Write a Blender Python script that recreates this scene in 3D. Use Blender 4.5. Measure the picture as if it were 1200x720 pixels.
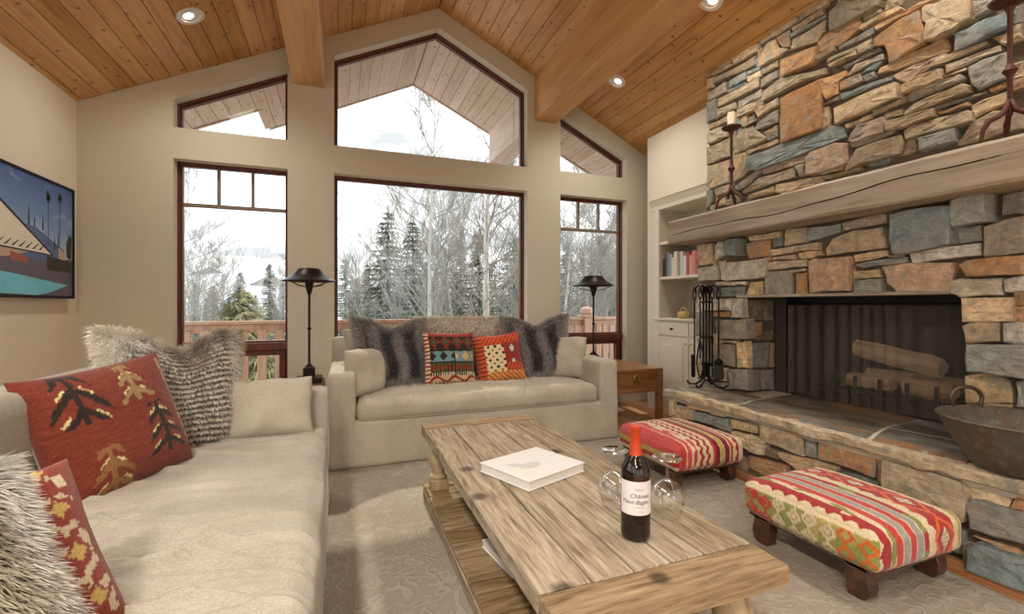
import bpy, bmesh, math, random
import numpy as np
from mathutils import Vector, Matrix, noise as mnoise

# ------------------------------------------------------------------ scene, camera, light
for o in list(bpy.data.objects): bpy.data.objects.remove(o)
scn = bpy.context.scene
COL = scn.collection
random.seed(7); RNG = np.random.default_rng(7)
PI = math.pi

YAW = math.radians(20.6); EYE = 1.2
cam_d = bpy.data.cameras.new('camera'); cam = bpy.data.objects.new('camera', cam_d); COL.objects.link(cam)
cam_d.sensor_width = 36.0; cam_d.lens = 539.0/1200*36; cam_d.shift_y = -3/1200
cam_d.clip_start = 0.02; cam_d.clip_end = 1000
cam.location = (0, 0, EYE); cam.rotation_euler = (PI/2, 0, -YAW)
scn.camera = cam

scn.view_settings.view_transform = 'Standard'; scn.view_settings.look = 'None'
scn.view_settings.gamma = 1; scn.view_settings.exposure = 0.68
scn.view_settings.use_curve_mapping = False

SKY_STRENGTH = 1.9
w = bpy.data.worlds.new('overcast sky'); scn.world = w; w.use_nodes = True
nt = w.node_tree; nt.nodes.clear()
def wn(t, **k):
    n = nt.nodes.new(t)
    for a, b in k.items(): setattr(n, a, b)
    return n
tc = wn('ShaderNodeTexCoord'); mp = wn('ShaderNodeMapping'); mp.inputs['Scale'].default_value = (1.2, 1.2, 3.5)
nz = wn('ShaderNodeTexNoise'); nz.inputs['Scale'].default_value = 2.6; nz.inputs['Detail'].default_value = 6; nz.inputs['Roughness'].default_value = .55
rp = wn('ShaderNodeValToRGB')
rp.color_ramp.elements[0].position = .38; rp.color_ramp.elements[0].color = (.30, .312, .325, 1)
rp.color_ramp.elements[1].position = .56; rp.color_ramp.elements[1].color = (.95, .985, 1.03, 1)
bg = wn('ShaderNodeBackground'); bg.inputs['Strength'].default_value = SKY_STRENGTH
wo = wn('ShaderNodeOutputWorld')
L = nt.links.new
L(tc.outputs['Generated'], mp.inputs['Vector']); L(mp.outputs['Vector'], nz.inputs['Vector'])
L(nz.outputs['Fac'], rp.inputs['Fac']); L(rp.outputs['Color'], bg.inputs['Color']); L(bg.outputs['Background'], wo.inputs['Surface'])

sun_d = bpy.data.lights.new('sun', 'SUN'); sun_d.energy = 2.1; sun_d.angle = math.radians(1.5); sun_d.color = (1, .93, .82)
sun = bpy.data.objects.new('sun', sun_d); COL.objects.link(sun)
SUN_EL, SUN_AZ = math.radians(43), math.radians(4)      # azimuth from +Y towards +X
_d = Vector((math.sin(SUN_AZ)*math.cos(SUN_EL), math.cos(SUN_AZ)*math.cos(SUN_EL), math.sin(SUN_EL)))
sun.rotation_euler = _d.to_track_quat('Z', 'Y').to_euler(); sun.location = (0, 0, 30)

# ------------------------------------------------------------------ helpers
def srgb(r, g, b):
    f = lambda c: (c/255/12.92) if c/255 <= .04045 else ((c/255+.055)/1.055)**2.4
    return (f(r), f(g), f(b), 1)

def link(name, me, mat=None, parent=None):
    o = bpy.data.objects.new(name, me); COL.objects.link(o)
    if mat is not None:
        for m in (mat if isinstance(mat, (list, tuple)) else [mat]): me.materials.append(m)
    if parent is not None: o.parent = parent
    return o

def thing(name, label, cat, loc=(0, 0, 0), rz=0, group=None):
    o = bpy.data.objects.new(name, None); COL.objects.link(o); o.empty_display_size = .05
    o.location = loc; o.rotation_euler = (0, 0, rz)
    return tag(o, label, cat, group)

def tag(o, label, cat, group=None):
    o['label'] = label; o['category'] = cat
    if group: o['group'] = group
    return o

def struct(o):
    o['kind'] = 'structure'; return o

def dup(root, label=None, loc=None, rz=None, group=None):
    def cp(o, parent):
        c = o.copy(); COL.objects.link(c)
        if parent is not None:
            c.parent = parent; c.matrix_parent_inverse = o.matrix_parent_inverse.copy()
        for ch in [x for x in bpy.data.objects if x.parent == o]: cp(ch, c)
        return c
    r = cp(root, None)
    if label: r['label'] = label
    if loc is not None: r.location = loc
    if rz is not None: r.rotation_euler = (0, 0, rz)
    if group: r['group'] = group
    return r

class MB:
    """collects shapes into one bmesh"""
    def __init__(self): self.bm = bmesh.new()
    def box(self, x0, x1, y0, y1, z0, z1, bev=0, seg=1, mi=0):
        b = bmesh.new()
        bmesh.ops.create_cube(b, size=1)
        for v in b.verts: v.co = Vector(((x0+x1)/2+v.co.x*(x1-x0), (y0+y1)/2+v.co.y*(y1-y0), (z0+z1)/2+v.co.z*(z1-z0)))
        if bev: bmesh.ops.bevel(b, geom=b.edges[:], offset=bev, segments=seg, affect='EDGES', profile=.5)
        return self.merge(b, mi)
    def merge(self, b, mi=0, M=None):
        if M is not None: b.transform(M)
        for f in b.faces: f.material_index = mi
        me = bpy.data.meshes.new('tmp'); b.to_mesh(me); b.free(); self.bm.from_mesh(me); bpy.data.meshes.remove(me)
        return self
    def lathe(self, prof, n=32, M=None, mi=0, close=False):
        b = bmesh.new(); rings = []
        for r, z in prof:
            if r < 1e-6: rings.append([b.verts.new((0, 0, z))])
            else: rings.append([b.verts.new((r*math.cos(2*PI*i/n), r*math.sin(2*PI*i/n), z)) for i in range(n)])
        for a, c in zip(rings[:-1], rings[1:]):
            for i in range(n):
                j = (i+1) % n
                if len(a) == 1 and len(c) == 1: continue
                if len(a) == 1: b.faces.new((a[0], c[j], c[i]))
                elif len(c) == 1: b.faces.new((a[i], a[j], c[0]))
                else: b.faces.new((a[i], a[j], c[j], c[i]))
        if not close:
            if len(rings[0]) > 1: b.faces.new(rings[0][::-1])
            if len(rings[-1]) > 1: b.faces.new(rings[-1])
        bmesh.ops.recalc_face_normals(b, faces=b.faces[:])
        return self.merge(b, mi, M)
    def tube(self, pts, r, n=8, mi=0, closed=False):
        pts = [Vector(p) for p in pts]; b = bmesh.new(); rings = []
        rr = r if isinstance(r, (list, tuple)) else [r]*len(pts)
        up = None
        for i, p in enumerate(pts):
            if closed: t = pts[(i+1) % len(pts)]-pts[i-1]
            else: t = pts[min(i+1, len(pts)-1)]-pts[max(i-1, 0)]
            if t.length < 1e-9: t = Vector((0, 0, 1))
            t.normalize()
            if up is None: up = t.orthogonal()
            up = (up-t*up.dot(t))
            if up.length < 1e-6: up = t.orthogonal()
            up.normalize(); s = t.cross(up)
            rings.append([b.verts.new(p+(up*math.cos(2*PI*k/n)+s*math.sin(2*PI*k/n))*rr[i]) for k in range(n)])
        seq = list(zip(rings[:-1], rings[1:]))
        if closed: seq.append((rings[-1], rings[0]))
        for a, c in seq:
            for k in range(n):
                j = (k+1) % n; b.faces.new((a[k], a[j], c[j], c[k]))
        if not closed: b.faces.new(rings[0][::-1]); b.faces.new(rings[-1])
        return self.merge(b, mi)
    def prism(self, poly, axis, a, c, bev=0, mi=0):
        """polygon extruded along axis ('x': (y,z), 'y': (x,z), 'z': (x,y)) from a to c"""
        b = bmesh.new()
        f = {'x': lambda p, t: (t, p[0], p[1]), 'y': lambda p, t: (p[0], t, p[1]), 'z': lambda p, t: (p[0], p[1], t)}[axis]
        A = [b.verts.new(f(p, a)) for p in poly]; B = [b.verts.new(f(p, c)) for p in poly]
        b.faces.new(A[::-1]); b.faces.new(B); n = len(poly)
        for i in range(n): b.faces.new((A[i], A[(i+1) % n], B[(i+1) % n], B[i]))
        bmesh.ops.recalc_face_normals(b, faces=b.faces[:])
        if bev: bmesh.ops.bevel(b, geom=b.edges[:], offset=bev, segments=1, affect='EDGES', profile=.5)
        return self.merge(b, mi)
    def build(self, name, mat, parent=None, smooth=False, angle=None):
        me = bpy.data.meshes.new(name); self.bm.to_mesh(me); self.bm.free()
        if smooth:
            me.polygons.foreach_set('use_smooth', [True]*len(me.polygons))
            if angle: me.set_sharp_from_angle(angle=math.radians(angle))
        return link(name, me, mat, parent)

def raw_mesh(name, V, Fc, mat, parent=None, smooth=False, col=None):
    me = bpy.data.meshes.new(name)
    me.from_pydata([tuple(v) for v in V], [], [tuple(f) for f in Fc]); me.update()
    if smooth: me.polygons.foreach_set('use_smooth', [True]*len(me.polygons))
    if col is not None:
        at = me.color_attributes.new('Col', 'FLOAT_COLOR', 'POINT'); at.data.foreach_set('color', np.asarray(col, dtype=np.float32).ravel())
    return link(name, me, mat, parent)

def fast_tris(name, V, T, mat, parent=None, col=None, smooth=True):
    V = np.asarray(V, np.float32); T = np.asarray(T, np.int32)
    me = bpy.data.meshes.new(name); me.vertices.add(len(V)); me.vertices.foreach_set('co', V.ravel())
    me.loops.add(T.size); me.loops.foreach_set('vertex_index', T.ravel())
    me.polygons.add(len(T)); me.polygons.foreach_set('loop_start', np.arange(len(T), dtype=np.int32)*T.shape[1])
    me.update(calc_edges=True); me.validate()
    if smooth: me.polygons.foreach_set('use_smooth', np.ones(len(me.polygons), dtype=bool))
    if col is not None:
        at = me.color_attributes.new('Col', 'FLOAT_COLOR', 'POINT'); at.data.foreach_set('color', np.asarray(col, np.float32).ravel())
    return link(name, me, mat, parent)

def soft_box(sx, sy, sz, r, n=(24, 16, 6), puff=(0, 0, 0), wob=0, wscale=4, seed=0, fn=None):
    """rounded, padded box centred on the origin as (verts, quads)"""
    b = bmesh.new(); idx = {}
    nx, ny, nz = n
    def gv(i, j, k):
        key = (i, j, k)
        if key not in idx:
            u, v, t = 2*i/nx-1, 2*j/ny-1, 2*k/nz-1
            p = Vector((u*sx/2, v*sy/2, t*sz/2))
            q = Vector((max(-sx/2+r, min(sx/2-r, p.x)), max(-sy/2+r, min(sy/2-r, p.y)), max(-sz/2+r, min(sz/2-r, p.z))))
            d = p-q; nrm = d.normalized() if d.length > 1e-9 else Vector((0, 0, 0))
            if d.length > 1e-9: p = q+nrm*r
            if abs(t) > .999 or d.length > 1e-9: pass
            p.x += puff[0]*u*(1-v*v)*(1-t*t); p.y += puff[1]*v*(1-u*u)*(1-t*t); p.z += puff[2]*t*(1-u*u*u*u)*(1-v*v*v*v)
            if wob:
                p += (mnoise.noise_vector(p*wscale+Vector((seed*7.3, seed*3.1, 0))))*wob
            if fn: p = fn(p, u, v, t)
            idx[key] = b.verts.new(p)
        return idx[key]
    for i in range(nx):
        for j in range(ny):
            b.faces.new((gv(i, j, 0), gv(i, j+1, 0), gv(i+1, j+1, 0), gv(i+1, j, 0)))
            b.faces.new((gv(i, j, nz), gv(i+1, j, nz), gv(i+1, j+1, nz), gv(i, j+1, nz)))
    for i in range(nx):
        for k in range(nz):
            b.faces.new((gv(i, 0, k), gv(i+1, 0, k), gv(i+1, 0, k+1), gv(i, 0, k+1)))
            b.faces.new((gv(i, ny, k), gv(i, ny, k+1), gv(i+1, ny, k+1), gv(i+1, ny, k)))
    for j in range(ny):
        for k in range(nz):
            b.faces.new((gv(0, j, k), gv(0, j, k+1), gv(0, j+1, k+1), gv(0, j+1, k)))
            b.faces.new((gv(nx, j, k), gv(nx, j+1, k), gv(nx, j+1, k+1), gv(nx, j, k+1)))
    return b

# ------------------------------------------------------------------ materials
MATS = {}
class NT:
    def __init__(self, name):
        self.m = bpy.data.materials.new(name); self.m.use_nodes = True
        self.t = self.m.node_tree; self.t.nodes.clear()
        self.out = self.n('ShaderNodeOutputMaterial')
    def n(self, t, ins=None, **k):
        nd = self.t.nodes.new(t)
        for a, b in k.items(): setattr(nd, a, b)
        for a, b in (ins or {}).items():
            if isinstance(b, bpy.types.NodeSocket): self.t.links.new(b, nd.inputs[a])
            else: nd.inputs[a].default_value = b
        return nd
    def math(self, op, a, b=0.0, c=0.0):
        nd = self.n('ShaderNodeMath', operation=op)
        for i, x in enumerate((a, b, c)):
            if isinstance(x, bpy.types.NodeSocket): self.t.links.new(x, nd.inputs[i])
            else: nd.inputs[i].default_value = x
        return nd.outputs[0]
    def mix(self, f, a, b, mode='MIX'):
        nd = self.n('ShaderNodeMix', data_type='RGBA', blend_type=mode)
        for i, x in ((0, f), (6, a), (7, b)):
            if isinstance(x, bpy.types.NodeSocket): self.t.links.new(x, nd.inputs[i])
            else: nd.inputs[i].default_value = x
        return nd.outputs[2]
    def ramp(self, f, stops):
        nd = self.n('ShaderNodeValToRGB', {'Fac': f}); e = nd.color_ramp.elements
        while len(e) < len(stops): e.new(.5)
        for k, (p, c) in enumerate(stops):
            e[k].position = p; e[k].color = c if len(c) == 4 else (*c, 1)
        return nd.outputs['Color']
    def obj(self, scale=(1, 1, 1), rnd=0.0, rot=(0, 0, 0)):
        t = self.n('ShaderNodeTexCoord'); v = t.outputs['Object']
        if rnd:
            r = self.n('ShaderNodeObjectInfo').outputs['Random']
            k = self.n('ShaderNodeVectorMath', operation='SCALE'); k.inputs[0].default_value = (37.1, 91.7, 53.3); self.t.links.new(r, k.inputs['Scale'])
            ad = self.n('ShaderNodeVectorMath', operation='ADD'); self.t.links.new(v, ad.inputs[0]); self.t.links.new(k.outputs[0], ad.inputs[1]); v = ad.outputs[0]
        mp = self.n('ShaderNodeMapping', {'Vector': v, 'Scale': scale, 'Rotation': rot})
        return mp.outputs['Vector']
    def noise(self, vec, scale, detail=4, rough=.5, dist=0):
        return self.n('ShaderNodeTexNoise', {'Vector': vec, 'Scale': scale, 'Detail': detail, 'Roughness': rough, 'Distortion': dist}).outputs['Fac']
    def bump(self, h, s=.3, d=.01, nrm=None):
        ins = {'Height': h, 'Strength': s, 'Distance': d}
        if nrm is not None: ins['Normal'] = nrm
        return self.n('ShaderNodeBump', ins).outputs['Normal']
    def pbsdf(self, color, rough=.6, metal=0, normal=None, spec=.5, **kw):
        p = self.n('ShaderNodeBsdfPrincipled', {'Base Color': color, 'Roughness': rough, 'Metallic': metal, 'Specular IOR Level': spec})
        if normal is not None: self.t.links.new(normal, p.inputs['Normal'])
        for a, b in kw.items(): p.inputs[a.replace('_', ' ')].default_value = b
        self.t.links.new(p.outputs[0], self.out.inputs['Surface']); return p

def m_plain(name, col, rough=.6, metal=0, bump=0, bscale=60, var=.0, spec=.5):
    k = NT(name); v = k.obj()
    c = col
    if var:
        f = k.noise(v, bscale*.15, 5); c = k.mix(f, tuple(x*(1-var) for x in col[:3])+(1,), tuple(min(1, x*(1+var)) for x in col[:3])+(1,))
    nr = k.bump(k.noise(v, bscale, 4), bump, .004) if bump else None
    k.pbsdf(c, rough, metal, nr, spec); return k.m

def m_wood(name, dark, mid, light, axis='y', rough=.5, ring=1.0, knots=True, rnd=1, bump=.15, vary=.25, gs=1.0, spec=.4, knot_s=4.6):
    k = NT(name)
    sc = {'x': (1.2, 14, 14), 'y': (14, 1.2, 14), 'z': (14, 14, 1.2)}[axis]
    v = k.obj(tuple(q*gs for q in sc), rnd); v2 = k.obj(tuple(q*gs*.22 for q in sc), rnd)
    g = k.noise(v, 2.2, 6, .6, .6); g2 = k.noise(v2, 3.0, 3, .5, 1.5*ring)
    fine = k.noise(v, 14, 3, .6)
    f = k.math('ADD', k.math('MULTIPLY', g, .5), k.math('MULTIPLY', g2, .5))
    c = k.ramp(f, [(.30, dark), (.48, mid), (.68, light)])
    c = k.mix(k.math('MULTIPLY', fine, .25), c, dark)
    if knots:
        kv = k.obj((1, 1, 1), rnd)
        kv = k.n('ShaderNodeVectorMath', {0: kv, 1: k.n('ShaderNodeVectorMath', {0: k.n('ShaderNodeTexNoise', {'Vector': kv, 'Scale': 30.0, 'Detail': 1}).outputs['Color'], 1: (.012, .012, .012)}, operation='MULTIPLY').outputs[0]}, operation='ADD').outputs[0]
        d = k.n('ShaderNodeTexVoronoi', {'Vector': kv, 'Scale': knot_s}, voronoi_dimensions='2D').outputs['Distance']
        kn = k.ramp(d, [(.035, (1, 1, 1)), (.085, (0, 0, 0))])
        c = k.mix(k.math('MULTIPLY', kn, .75), c, tuple(q*.35 for q in dark[:3])+(1,))
    if vary:
        r = k.n('ShaderNodeObjectInfo').outputs['Random']
        hs = k.n('ShaderNodeHueSaturation', {'Color': c, 'Value': k.math('MULTIPLY_ADD', r, vary, 1-vary/2), 'Saturation': k.math('MULTIPLY_ADD', r, -.15, 1.05)})
        c = hs.outputs['Color']
    nr = k.bump(f, bump, .004); nr = k.bump(fine, bump*.6, .002, nr)
    k.pbsdf(c, rough, 0, nr, spec); return k.m

def m_fabric(name, a, b, weave=420, bump=.25, rough=.95, slub=True):
    k = NT(name); v = k.obj()
    vx = k.obj((1, 9, 9)); vy = k.obj((9, 1, 9)); vz = k.obj((9, 9, 1))
    s1 = k.noise(vx, 60, 2); s2 = k.noise(vy, 60, 2); s3 = k.noise(vz, 60, 2)
    s = k.math('MULTIPLY', k.math('ADD', k.math('ADD', s1, s2), s3), .3333)
    big = k.noise(v, 3.0, 4)
    f = k.math('ADD', k.math('MULTIPLY', s, .7), k.math('MULTIPLY', big, .3))
    c = k.ramp(f, [(.42, a), (.58, b)])
    nr = k.bump(s, bump, .004); nr = k.bump(k.noise(v, weave, 2), bump*.5, .002, nr)
    p = k.pbsdf(c, rough, 0, nr, .1)
    p.inputs['Sheen Weight'].default_value = .15
    return k.m

def m_vcol(name, rough=.95, bump=.4, bscale=260, sheen=.2, spec=.1, rough_var=False):
    k = NT(name); v = k.obj()
    a = k.n('ShaderNodeVertexColor', layer_name='Col').outputs['Color']
    n1 = k.noise(v, bscale, 3)
    c = k.mix(.35, a, k.mix(n1, (.55, .55, .55, 1), (1.25, 1.25, 1.25, 1)), 'MULTIPLY')
    p = k.pbsdf(c, rough, 0, k.bump(n1, bump, .003), spec); p.inputs['Sheen Weight'].default_value = sheen
    return k.m

def m_stone(name):
    k = NT(name); v = k.obj((1, 1, 1), 1)
    info = k.n('ShaderNodeObjectInfo'); base = info.outputs['Color']
    n1 = k.noise(v, 16, 8, .68, .5); n2 = k.noise(v, 3.6, 5, .6, 1.2); n3 = k.noise(k.obj((1, 2.0, 11), 1), 6, 7, .7, 1.0); n4 = k.noise(v, 60, 5, .7)
    c = k.mix(k.ramp(n1, [(.36, (0, 0, 0)), (.62, (1, 1, 1))]), k.mix(1, base, (.66, .63, .60, 1), 'MULTIPLY'), k.mix(1, base, (1.16, 1.14, 1.10, 1), 'MULTIPLY'))
    c = k.mix(k.ramp(n2, [(.50, (0, 0, 0)), (.66, (.6, .6, .6))]), c, k.mix(.5, base, srgb(186, 146, 98)))
    c = k.mix(k.ramp(n3, [(.50, (0, 0, 0)), (.68, (.60, .60, .60))]), c, srgb(150, 150, 140))
    c = k.mix(k.ramp(n4, [(.55, (0, 0, 0)), (.72, (.5, .5, .5))]), c, srgb(84, 74, 62))
    n5 = k.noise(v, 6.5, 6, .6, 1.4); c = k.mix(k.ramp(n5, [(.56, (0, 0, 0)), (.63, (.62, .62, .62))]), c, srgb(158, 156, 144))
    h = k.math('ADD', k.math('MULTIPLY', n1, .7), k.math('MULTIPLY', n3, .7))
    nr = k.bump(h, 1.0, .022); nr = k.bump(n4, .5, .005, nr)
    k.pbsdf(c, .88, 0, nr, .2); return k.m

def m_glass(name, tint=(.97, .985, .98, 1), refl=1.0):
    k = NT(name)
    tr = k.n('ShaderNodeBsdfTransparent', {'Color': tint}); gl = k.n('ShaderNodeBsdfGlossy', {'Color': (1, 1, 1, 1), 'Roughness': .0})
    fc = k.n('ShaderNodeLayerWeight', {'Blend': .5}).outputs['Facing']
    mx = k.n('ShaderNodeMixShader', {0: k.math('MULTIPLY', k.math('MULTIPLY_ADD', k.math('POWER', fc, 3.0), .8, .035), refl)}); k.t.links.new(tr.outputs[0], mx.inputs[1]); k.t.links.new(gl.outputs[0], mx.inputs[2])
    k.t.links.new(mx.outputs[0], k.out.inputs['Surface']); return k.m

def m_emit(name, col, s):
    k = NT(name); e = k.n('ShaderNodeEmission', {'Color': col, 'Strength': s}); k.t.links.new(e.outputs[0], k.out.inputs['Surface']); return k.m

def m_snow(name):
    k = NT(name); v = k.obj()
    f = k.noise(v, .035, 8, .65, .5); f2 = k.noise(v, .5, 5, .6)
    c = k.mix(k.ramp(f, [(.52, (0, 0, 0)), (.60, (.8, .8, .8))]), srgb(206, 208, 212), k.mix(f2, srgb(150, 150, 140), srgb(205, 202, 196)))
    k.pbsdf(c, .9, 0, None, .1); return k.m

M = dict(
    plaster=m_plain('wall plaster', srgb(194, 186, 165), .9, 0, .05, 120, .03, .15),
    plaster_lit=m_plain('cream plaster', srgb(220, 210, 190), .9, 0, .05, 120, .02, .15),  # same plaster paled for the side walls, their stronger light in the colour
    trim_cream=m_plain('painted cream millwork', srgb(222, 213, 192), .5, 0, .03, 80, .02, .4),
    ceil=m_wood('knotty pine boards', srgb(160, 108, 58), srgb(196, 146, 86), srgb(214, 168, 108), 'y', .38, 1, True, 1, .12, .30, 1, .35),
    gap=m_plain('dark joint', srgb(118, 78, 42), .9),
    beam=m_wood('pine beam', srgb(172, 120, 66), srgb(200, 150, 90), srgb(214, 168, 108), 'y', .45, 1.4, False, 1, .12, .06, .55, .35),
    soffit=m_wood('weathered soffit boards', srgb(176, 152, 130), srgb(198, 176, 154), srgb(212, 192, 172), 'y', .7, 1, True, 1, .1, .14),
    frame=m_wood('dark red window frame', srgb(62, 28, 18), srgb(94, 46, 30), srgb(120, 62, 42), 'z', .45, 1, False, 0, .05, 0, 1.5),
    muntin=m_plain('taupe window bars', srgb(128, 112, 94), .6),
    floor=m_wood('oak floor boards', srgb(146, 96, 58), srgb(186, 128, 80), srgb(206, 152, 100), 'y', .32, 1, False, 1, .06, .30, .8, .5),
    table=m_wood('weathered pine', srgb(76, 60, 44), srgb(152, 134, 109), srgb(190, 176, 153), 'y', .75, 1.8, True, 1, .6, .26, 2.4, .2, 1.9),
    table_x=m_wood('weathered pine crosswise', srgb(72, 54, 36), srgb(140, 115, 82), srgb(174, 150, 116), 'x', .75, 1.8, True, 1, .6, .42, 2.2, .2, 2.2),
    table_z=m_wood('weathered pine turned', srgb(108, 88, 66), srgb(166, 142, 108), srgb(196, 174, 140), 'z', .75, 1.2, False, 0, .3, 0, .9, .2),
    walnut=m_wood('dark walnut', srgb(38, 23, 15), srgb(72, 44, 30), srgb(98, 62, 43), 'x', .3, 1, False, 1, .06, .1, 1, .5),
    cherry=m_wood('cherry side table', srgb(100, 64, 38), srgb(140, 94, 58), srgb(166, 120, 80), 'x', .3, 1, False, 1, .06, .1, 1, .5),
    mantel=m_wood('grey brown timber', srgb(126, 112, 94), srgb(166, 152, 132), srgb(190, 178, 160), 'y', .8, 1.6, False, 0, .4, 0, .7, .2),
    linen=m_fabric('natural linen', srgb(156, 146, 127), srgb(188, 179, 160)),
    linen_pale=m_fabric('pale linen', srgb(148, 140, 125), srgb(184, 176, 161)),
    rust_metal=m_plain('rusted iron', srgb(84, 50, 38), .6, .6, .3, 90, .35),
    iron=m_plain('black iron', srgb(34, 33, 34), .5, .7, .15, 120, .2),
    bronze=m_plain('dark bronze', srgb(46, 38, 33), .38, .8, .1, 100, .25),
    soot=m_plain('sooty firebrick', srgb(64, 56, 50), .95, 0, .4, 30, .35),
    mortar=m_plain('dark mortar', srgb(98, 84, 66), .95, 0, .5, 45, .25),
    mortar_pale=m_plain('pale mortar', srgb(196, 186, 166), .95, 0, .5, 45, .15),
    stone=m_stone('quarried stone'),
    glass=m_glass('window glass', (.985, .99, .985, 1), .3),
    crystal=m_glass('clear wine glass', (.985, .99, .99, 1), 1.6),
    kilim=m_vcol('kilim weave', .95, .5, 300),
    fur=m_vcol('fur hair', .7, 0, 50, .3, .2),
    wax=m_plain('ivory wax', srgb(232, 222, 190), .5),
    white=m_plain('white card', srgb(212, 208, 202), .5, 0, 0, 60, .02),
    paper=m_plain('paper edge', srgb(214, 206, 196), .8, 0, .2, 300, .05),
    brass=m_plain('aged brass', srgb(140, 116, 66), .35, .9, .1, 60, .2),
    snow=m_snow('patchy snow'),
)
# ------------------------------------------------------------------ the room shell
WX0, WX1 = -2.02, 3.40          # left wall, bookcase wall
WY0, WY1 = -4.6, 4.80           # wall behind the viewer, window wall
RX, RZ, PITCH = 0.98, 4.315, 0.4815
def ceil_z(x): return RZ-PITCH*abs(x-RX)

def prism_cols(m, cols, y0, y1):
    """columns (x0, x1, bottom(x), top(x)) as solid blocks between y0 and y1"""
    for x0, x1, lo, hi in cols:
        f = lambda q, x: q(x) if callable(q) else q
        m.prism([(x0, f(lo, x0)), (x1, f(lo, x1)), (x1, f(hi, x1)), (x0, f(hi, x0))], 'y', y0, y1)

top = lambda x: ceil_z(x)+.06
off = lambda x: ceil_z(x)-.20
SILL = 0.20
TALL_L, CENTRE, TALL_R = (-1.355, -.455), (-.045, 1.99), (2.405, 3.315)
m = MB(); cols = []
prev = -2.2
for a, b in (TALL_L, CENTRE, TALL_R):
    cols.append((prev, a, -.1, top)) if not (prev < RX < a) else None
    if b-a > 1.5:
        for p, q in ((a, RX), (RX, b)):
            cols += [(p, q, -.1, SILL), (p, q, 2.483, 2.752), (p, q, off, top)]
    else: cols += [(a, b, -.1, SILL), (a, b, 2.48, 2.752), (a, b, off, top)]
    prev = b
cols.append((prev, 3.95, -.1, top))
prism_cols(m, cols, WY1, WY1+.22)
struct(m.build('wall_back', M['plaster']))

# left wall and right wall
FILL_LW = ((-4.3, -2.3), (-2.0, 0.0), (.3, 2.3))         # unseen windows added in the left wall to let in fill light
m = MB(); zt = ceil_z(WX0)+.05; prev = WY0
for a, b in FILL_LW: m.box(WX0-.15, WX0, prev, a, -.1, zt); m.box(WX0-.15, WX0, a, b, -.1, .95); m.box(WX0-.15, WX0, a, b, 2.7, zt); prev = b
m.box(WX0-.15, WX0, prev, WY1+.2, -.1, zt); struct(m.build('wall_left', M['plaster_lit']))
BK0, BK1, BKZ = 3.31, 4.30, 2.27       # bookcase opening in the right wall
m = MB()
m.box(WX1, WX1+.12, BK1, 4.51, -.1, 3.2); m.box(WX1, WX1+.12, BK0-.02, BK1, BKZ, 3.2); m.box(WX1, WX1+.12, WY0, 1.30, -.1, 3.2); m.box(WX1, WX1+.12, 2.84, BK0-.02, -.1, 3.2); m.box(WX1, WX1+.12, 1.30, 2.84, 1.42, 3.2)
m.box(WX1+.12, WX1+.5, 4.42, 4.51, -.1, 3.2)
struct(m.build('wall_right', M['plaster_lit']))
m = MB(); m.box(3.88, 3.95, 4.5, 4.82, -.1, 3.2); struct(m.build('wall_alcove', M['plaster']))

# wall behind the viewer: gable with two broad unseen windows added to let in more sky light
m = MB(); cols = [(-2.2, -1.6, -.1, top), (-1.6, .3, -.1, .1), (-1.6, .3, 2.8, top), (.3, RX, -.1, top), (RX, 1.2, -.1, top), (1.2, 3.2, -.1, .1), (1.2, 3.2, 2.8, top), (3.2, 3.6, -.1, top)]
prism_cols(m, cols, WY0-.2, WY0)
struct(m.build('wall_front', M['plaster']))

# floor: oak boards laid towards the windows
m = MB(); m.box(-2.2, 3.95, WY0-.2, WY1+.2, -.16, -.022); struct(m.build('floor', M['gap']))
floor = bpy.data.objects['floor']
mb = MB(); mb.box(-.058, .058, -4.72, 4.72, -.022, 0, .002); fb = mb.build('floor_board', M['floor'], floor); fb.location = (-2.0, .1, 0)
x = -2.0+.12
while x < 3.9:
    c = fb.copy(); COL.objects.link(c); c.location.x = x; x += .12

# ceiling: pine boards on both slopes, running towards the windows
m = MB()
m.prism([(-2.2, ceil_z(-2.2)+.03), (RX, RZ+.03), (3.95, ceil_z(3.95)+.03), (3.95, ceil_z(3.95)+.12), (RX, RZ+.14), (-2.2, ceil_z(-2.2)+.12)], 'y', WY0-.2, WY1+.21)
ceiling = struct(m.build('ceiling', M['gap']))
SL = math.atan(PITCH); bw = .137
def boards(parent, name, mat, y0, y1, xa, xb, side, zoff=0.0, th=.022):
    """boards across one slope from the ridge outwards"""
    ln = y1-y0
    mb = MB(); mb.box(-bw/2+.0015, bw/2-.0015, -ln/2, ln/2, 0, th, .004)
    first = None; s = bw/2+.002
    lo, hi = min(abs(xa-RX), abs(xb-RX)), max(abs(xa-RX), abs(xb-RX))
    proto = mb.build(name, mat, parent)
    while True:
        dx = s*math.cos(SL)
        if dx > hi: break
        if dx >= lo:
            o = proto if first is None else proto.copy()
            if first is not None: COL.objects.link(o)
            first = o
            o.location = (RX+side*dx, (y0+y1)/2, RZ-PITCH*dx+zoff); o.rotation_euler = (0, SL*side, 0)
        s += bw
boards(ceiling, 'ceiling_board', M['ceil'], WY0, WY1, RX, -2.2, -1)
boards(ceiling, 'ceiling_board', M['ceil'], WY0, WY1, RX, 3.9, 1)

# two ridge-parallel beams that run on outside under the eaves
for i, (x0, x1) in enumerate(((-.41, -.133), (2.08, 2.352))):
    m = MB(); m.prism([(x0, 3.29), (x1, 3.29), (x1, ceil_z(x1)+.02), (x0, ceil_z(x0)+.02)], 'y', WY0, WY1+.02, .006)
    struct(m.build(f'trim_{i+1}', M['beam']))
    m = MB(); m.prism([(x0, 3.29), (x1, 3.29), (x1, ceil_z(x1)-.02), (x0, ceil_z(x0)-.02)], 'y', WY1+.2, 6.5, .006)
    struct(m.build(f'trim_{i+3}', M['soffit']))

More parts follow.
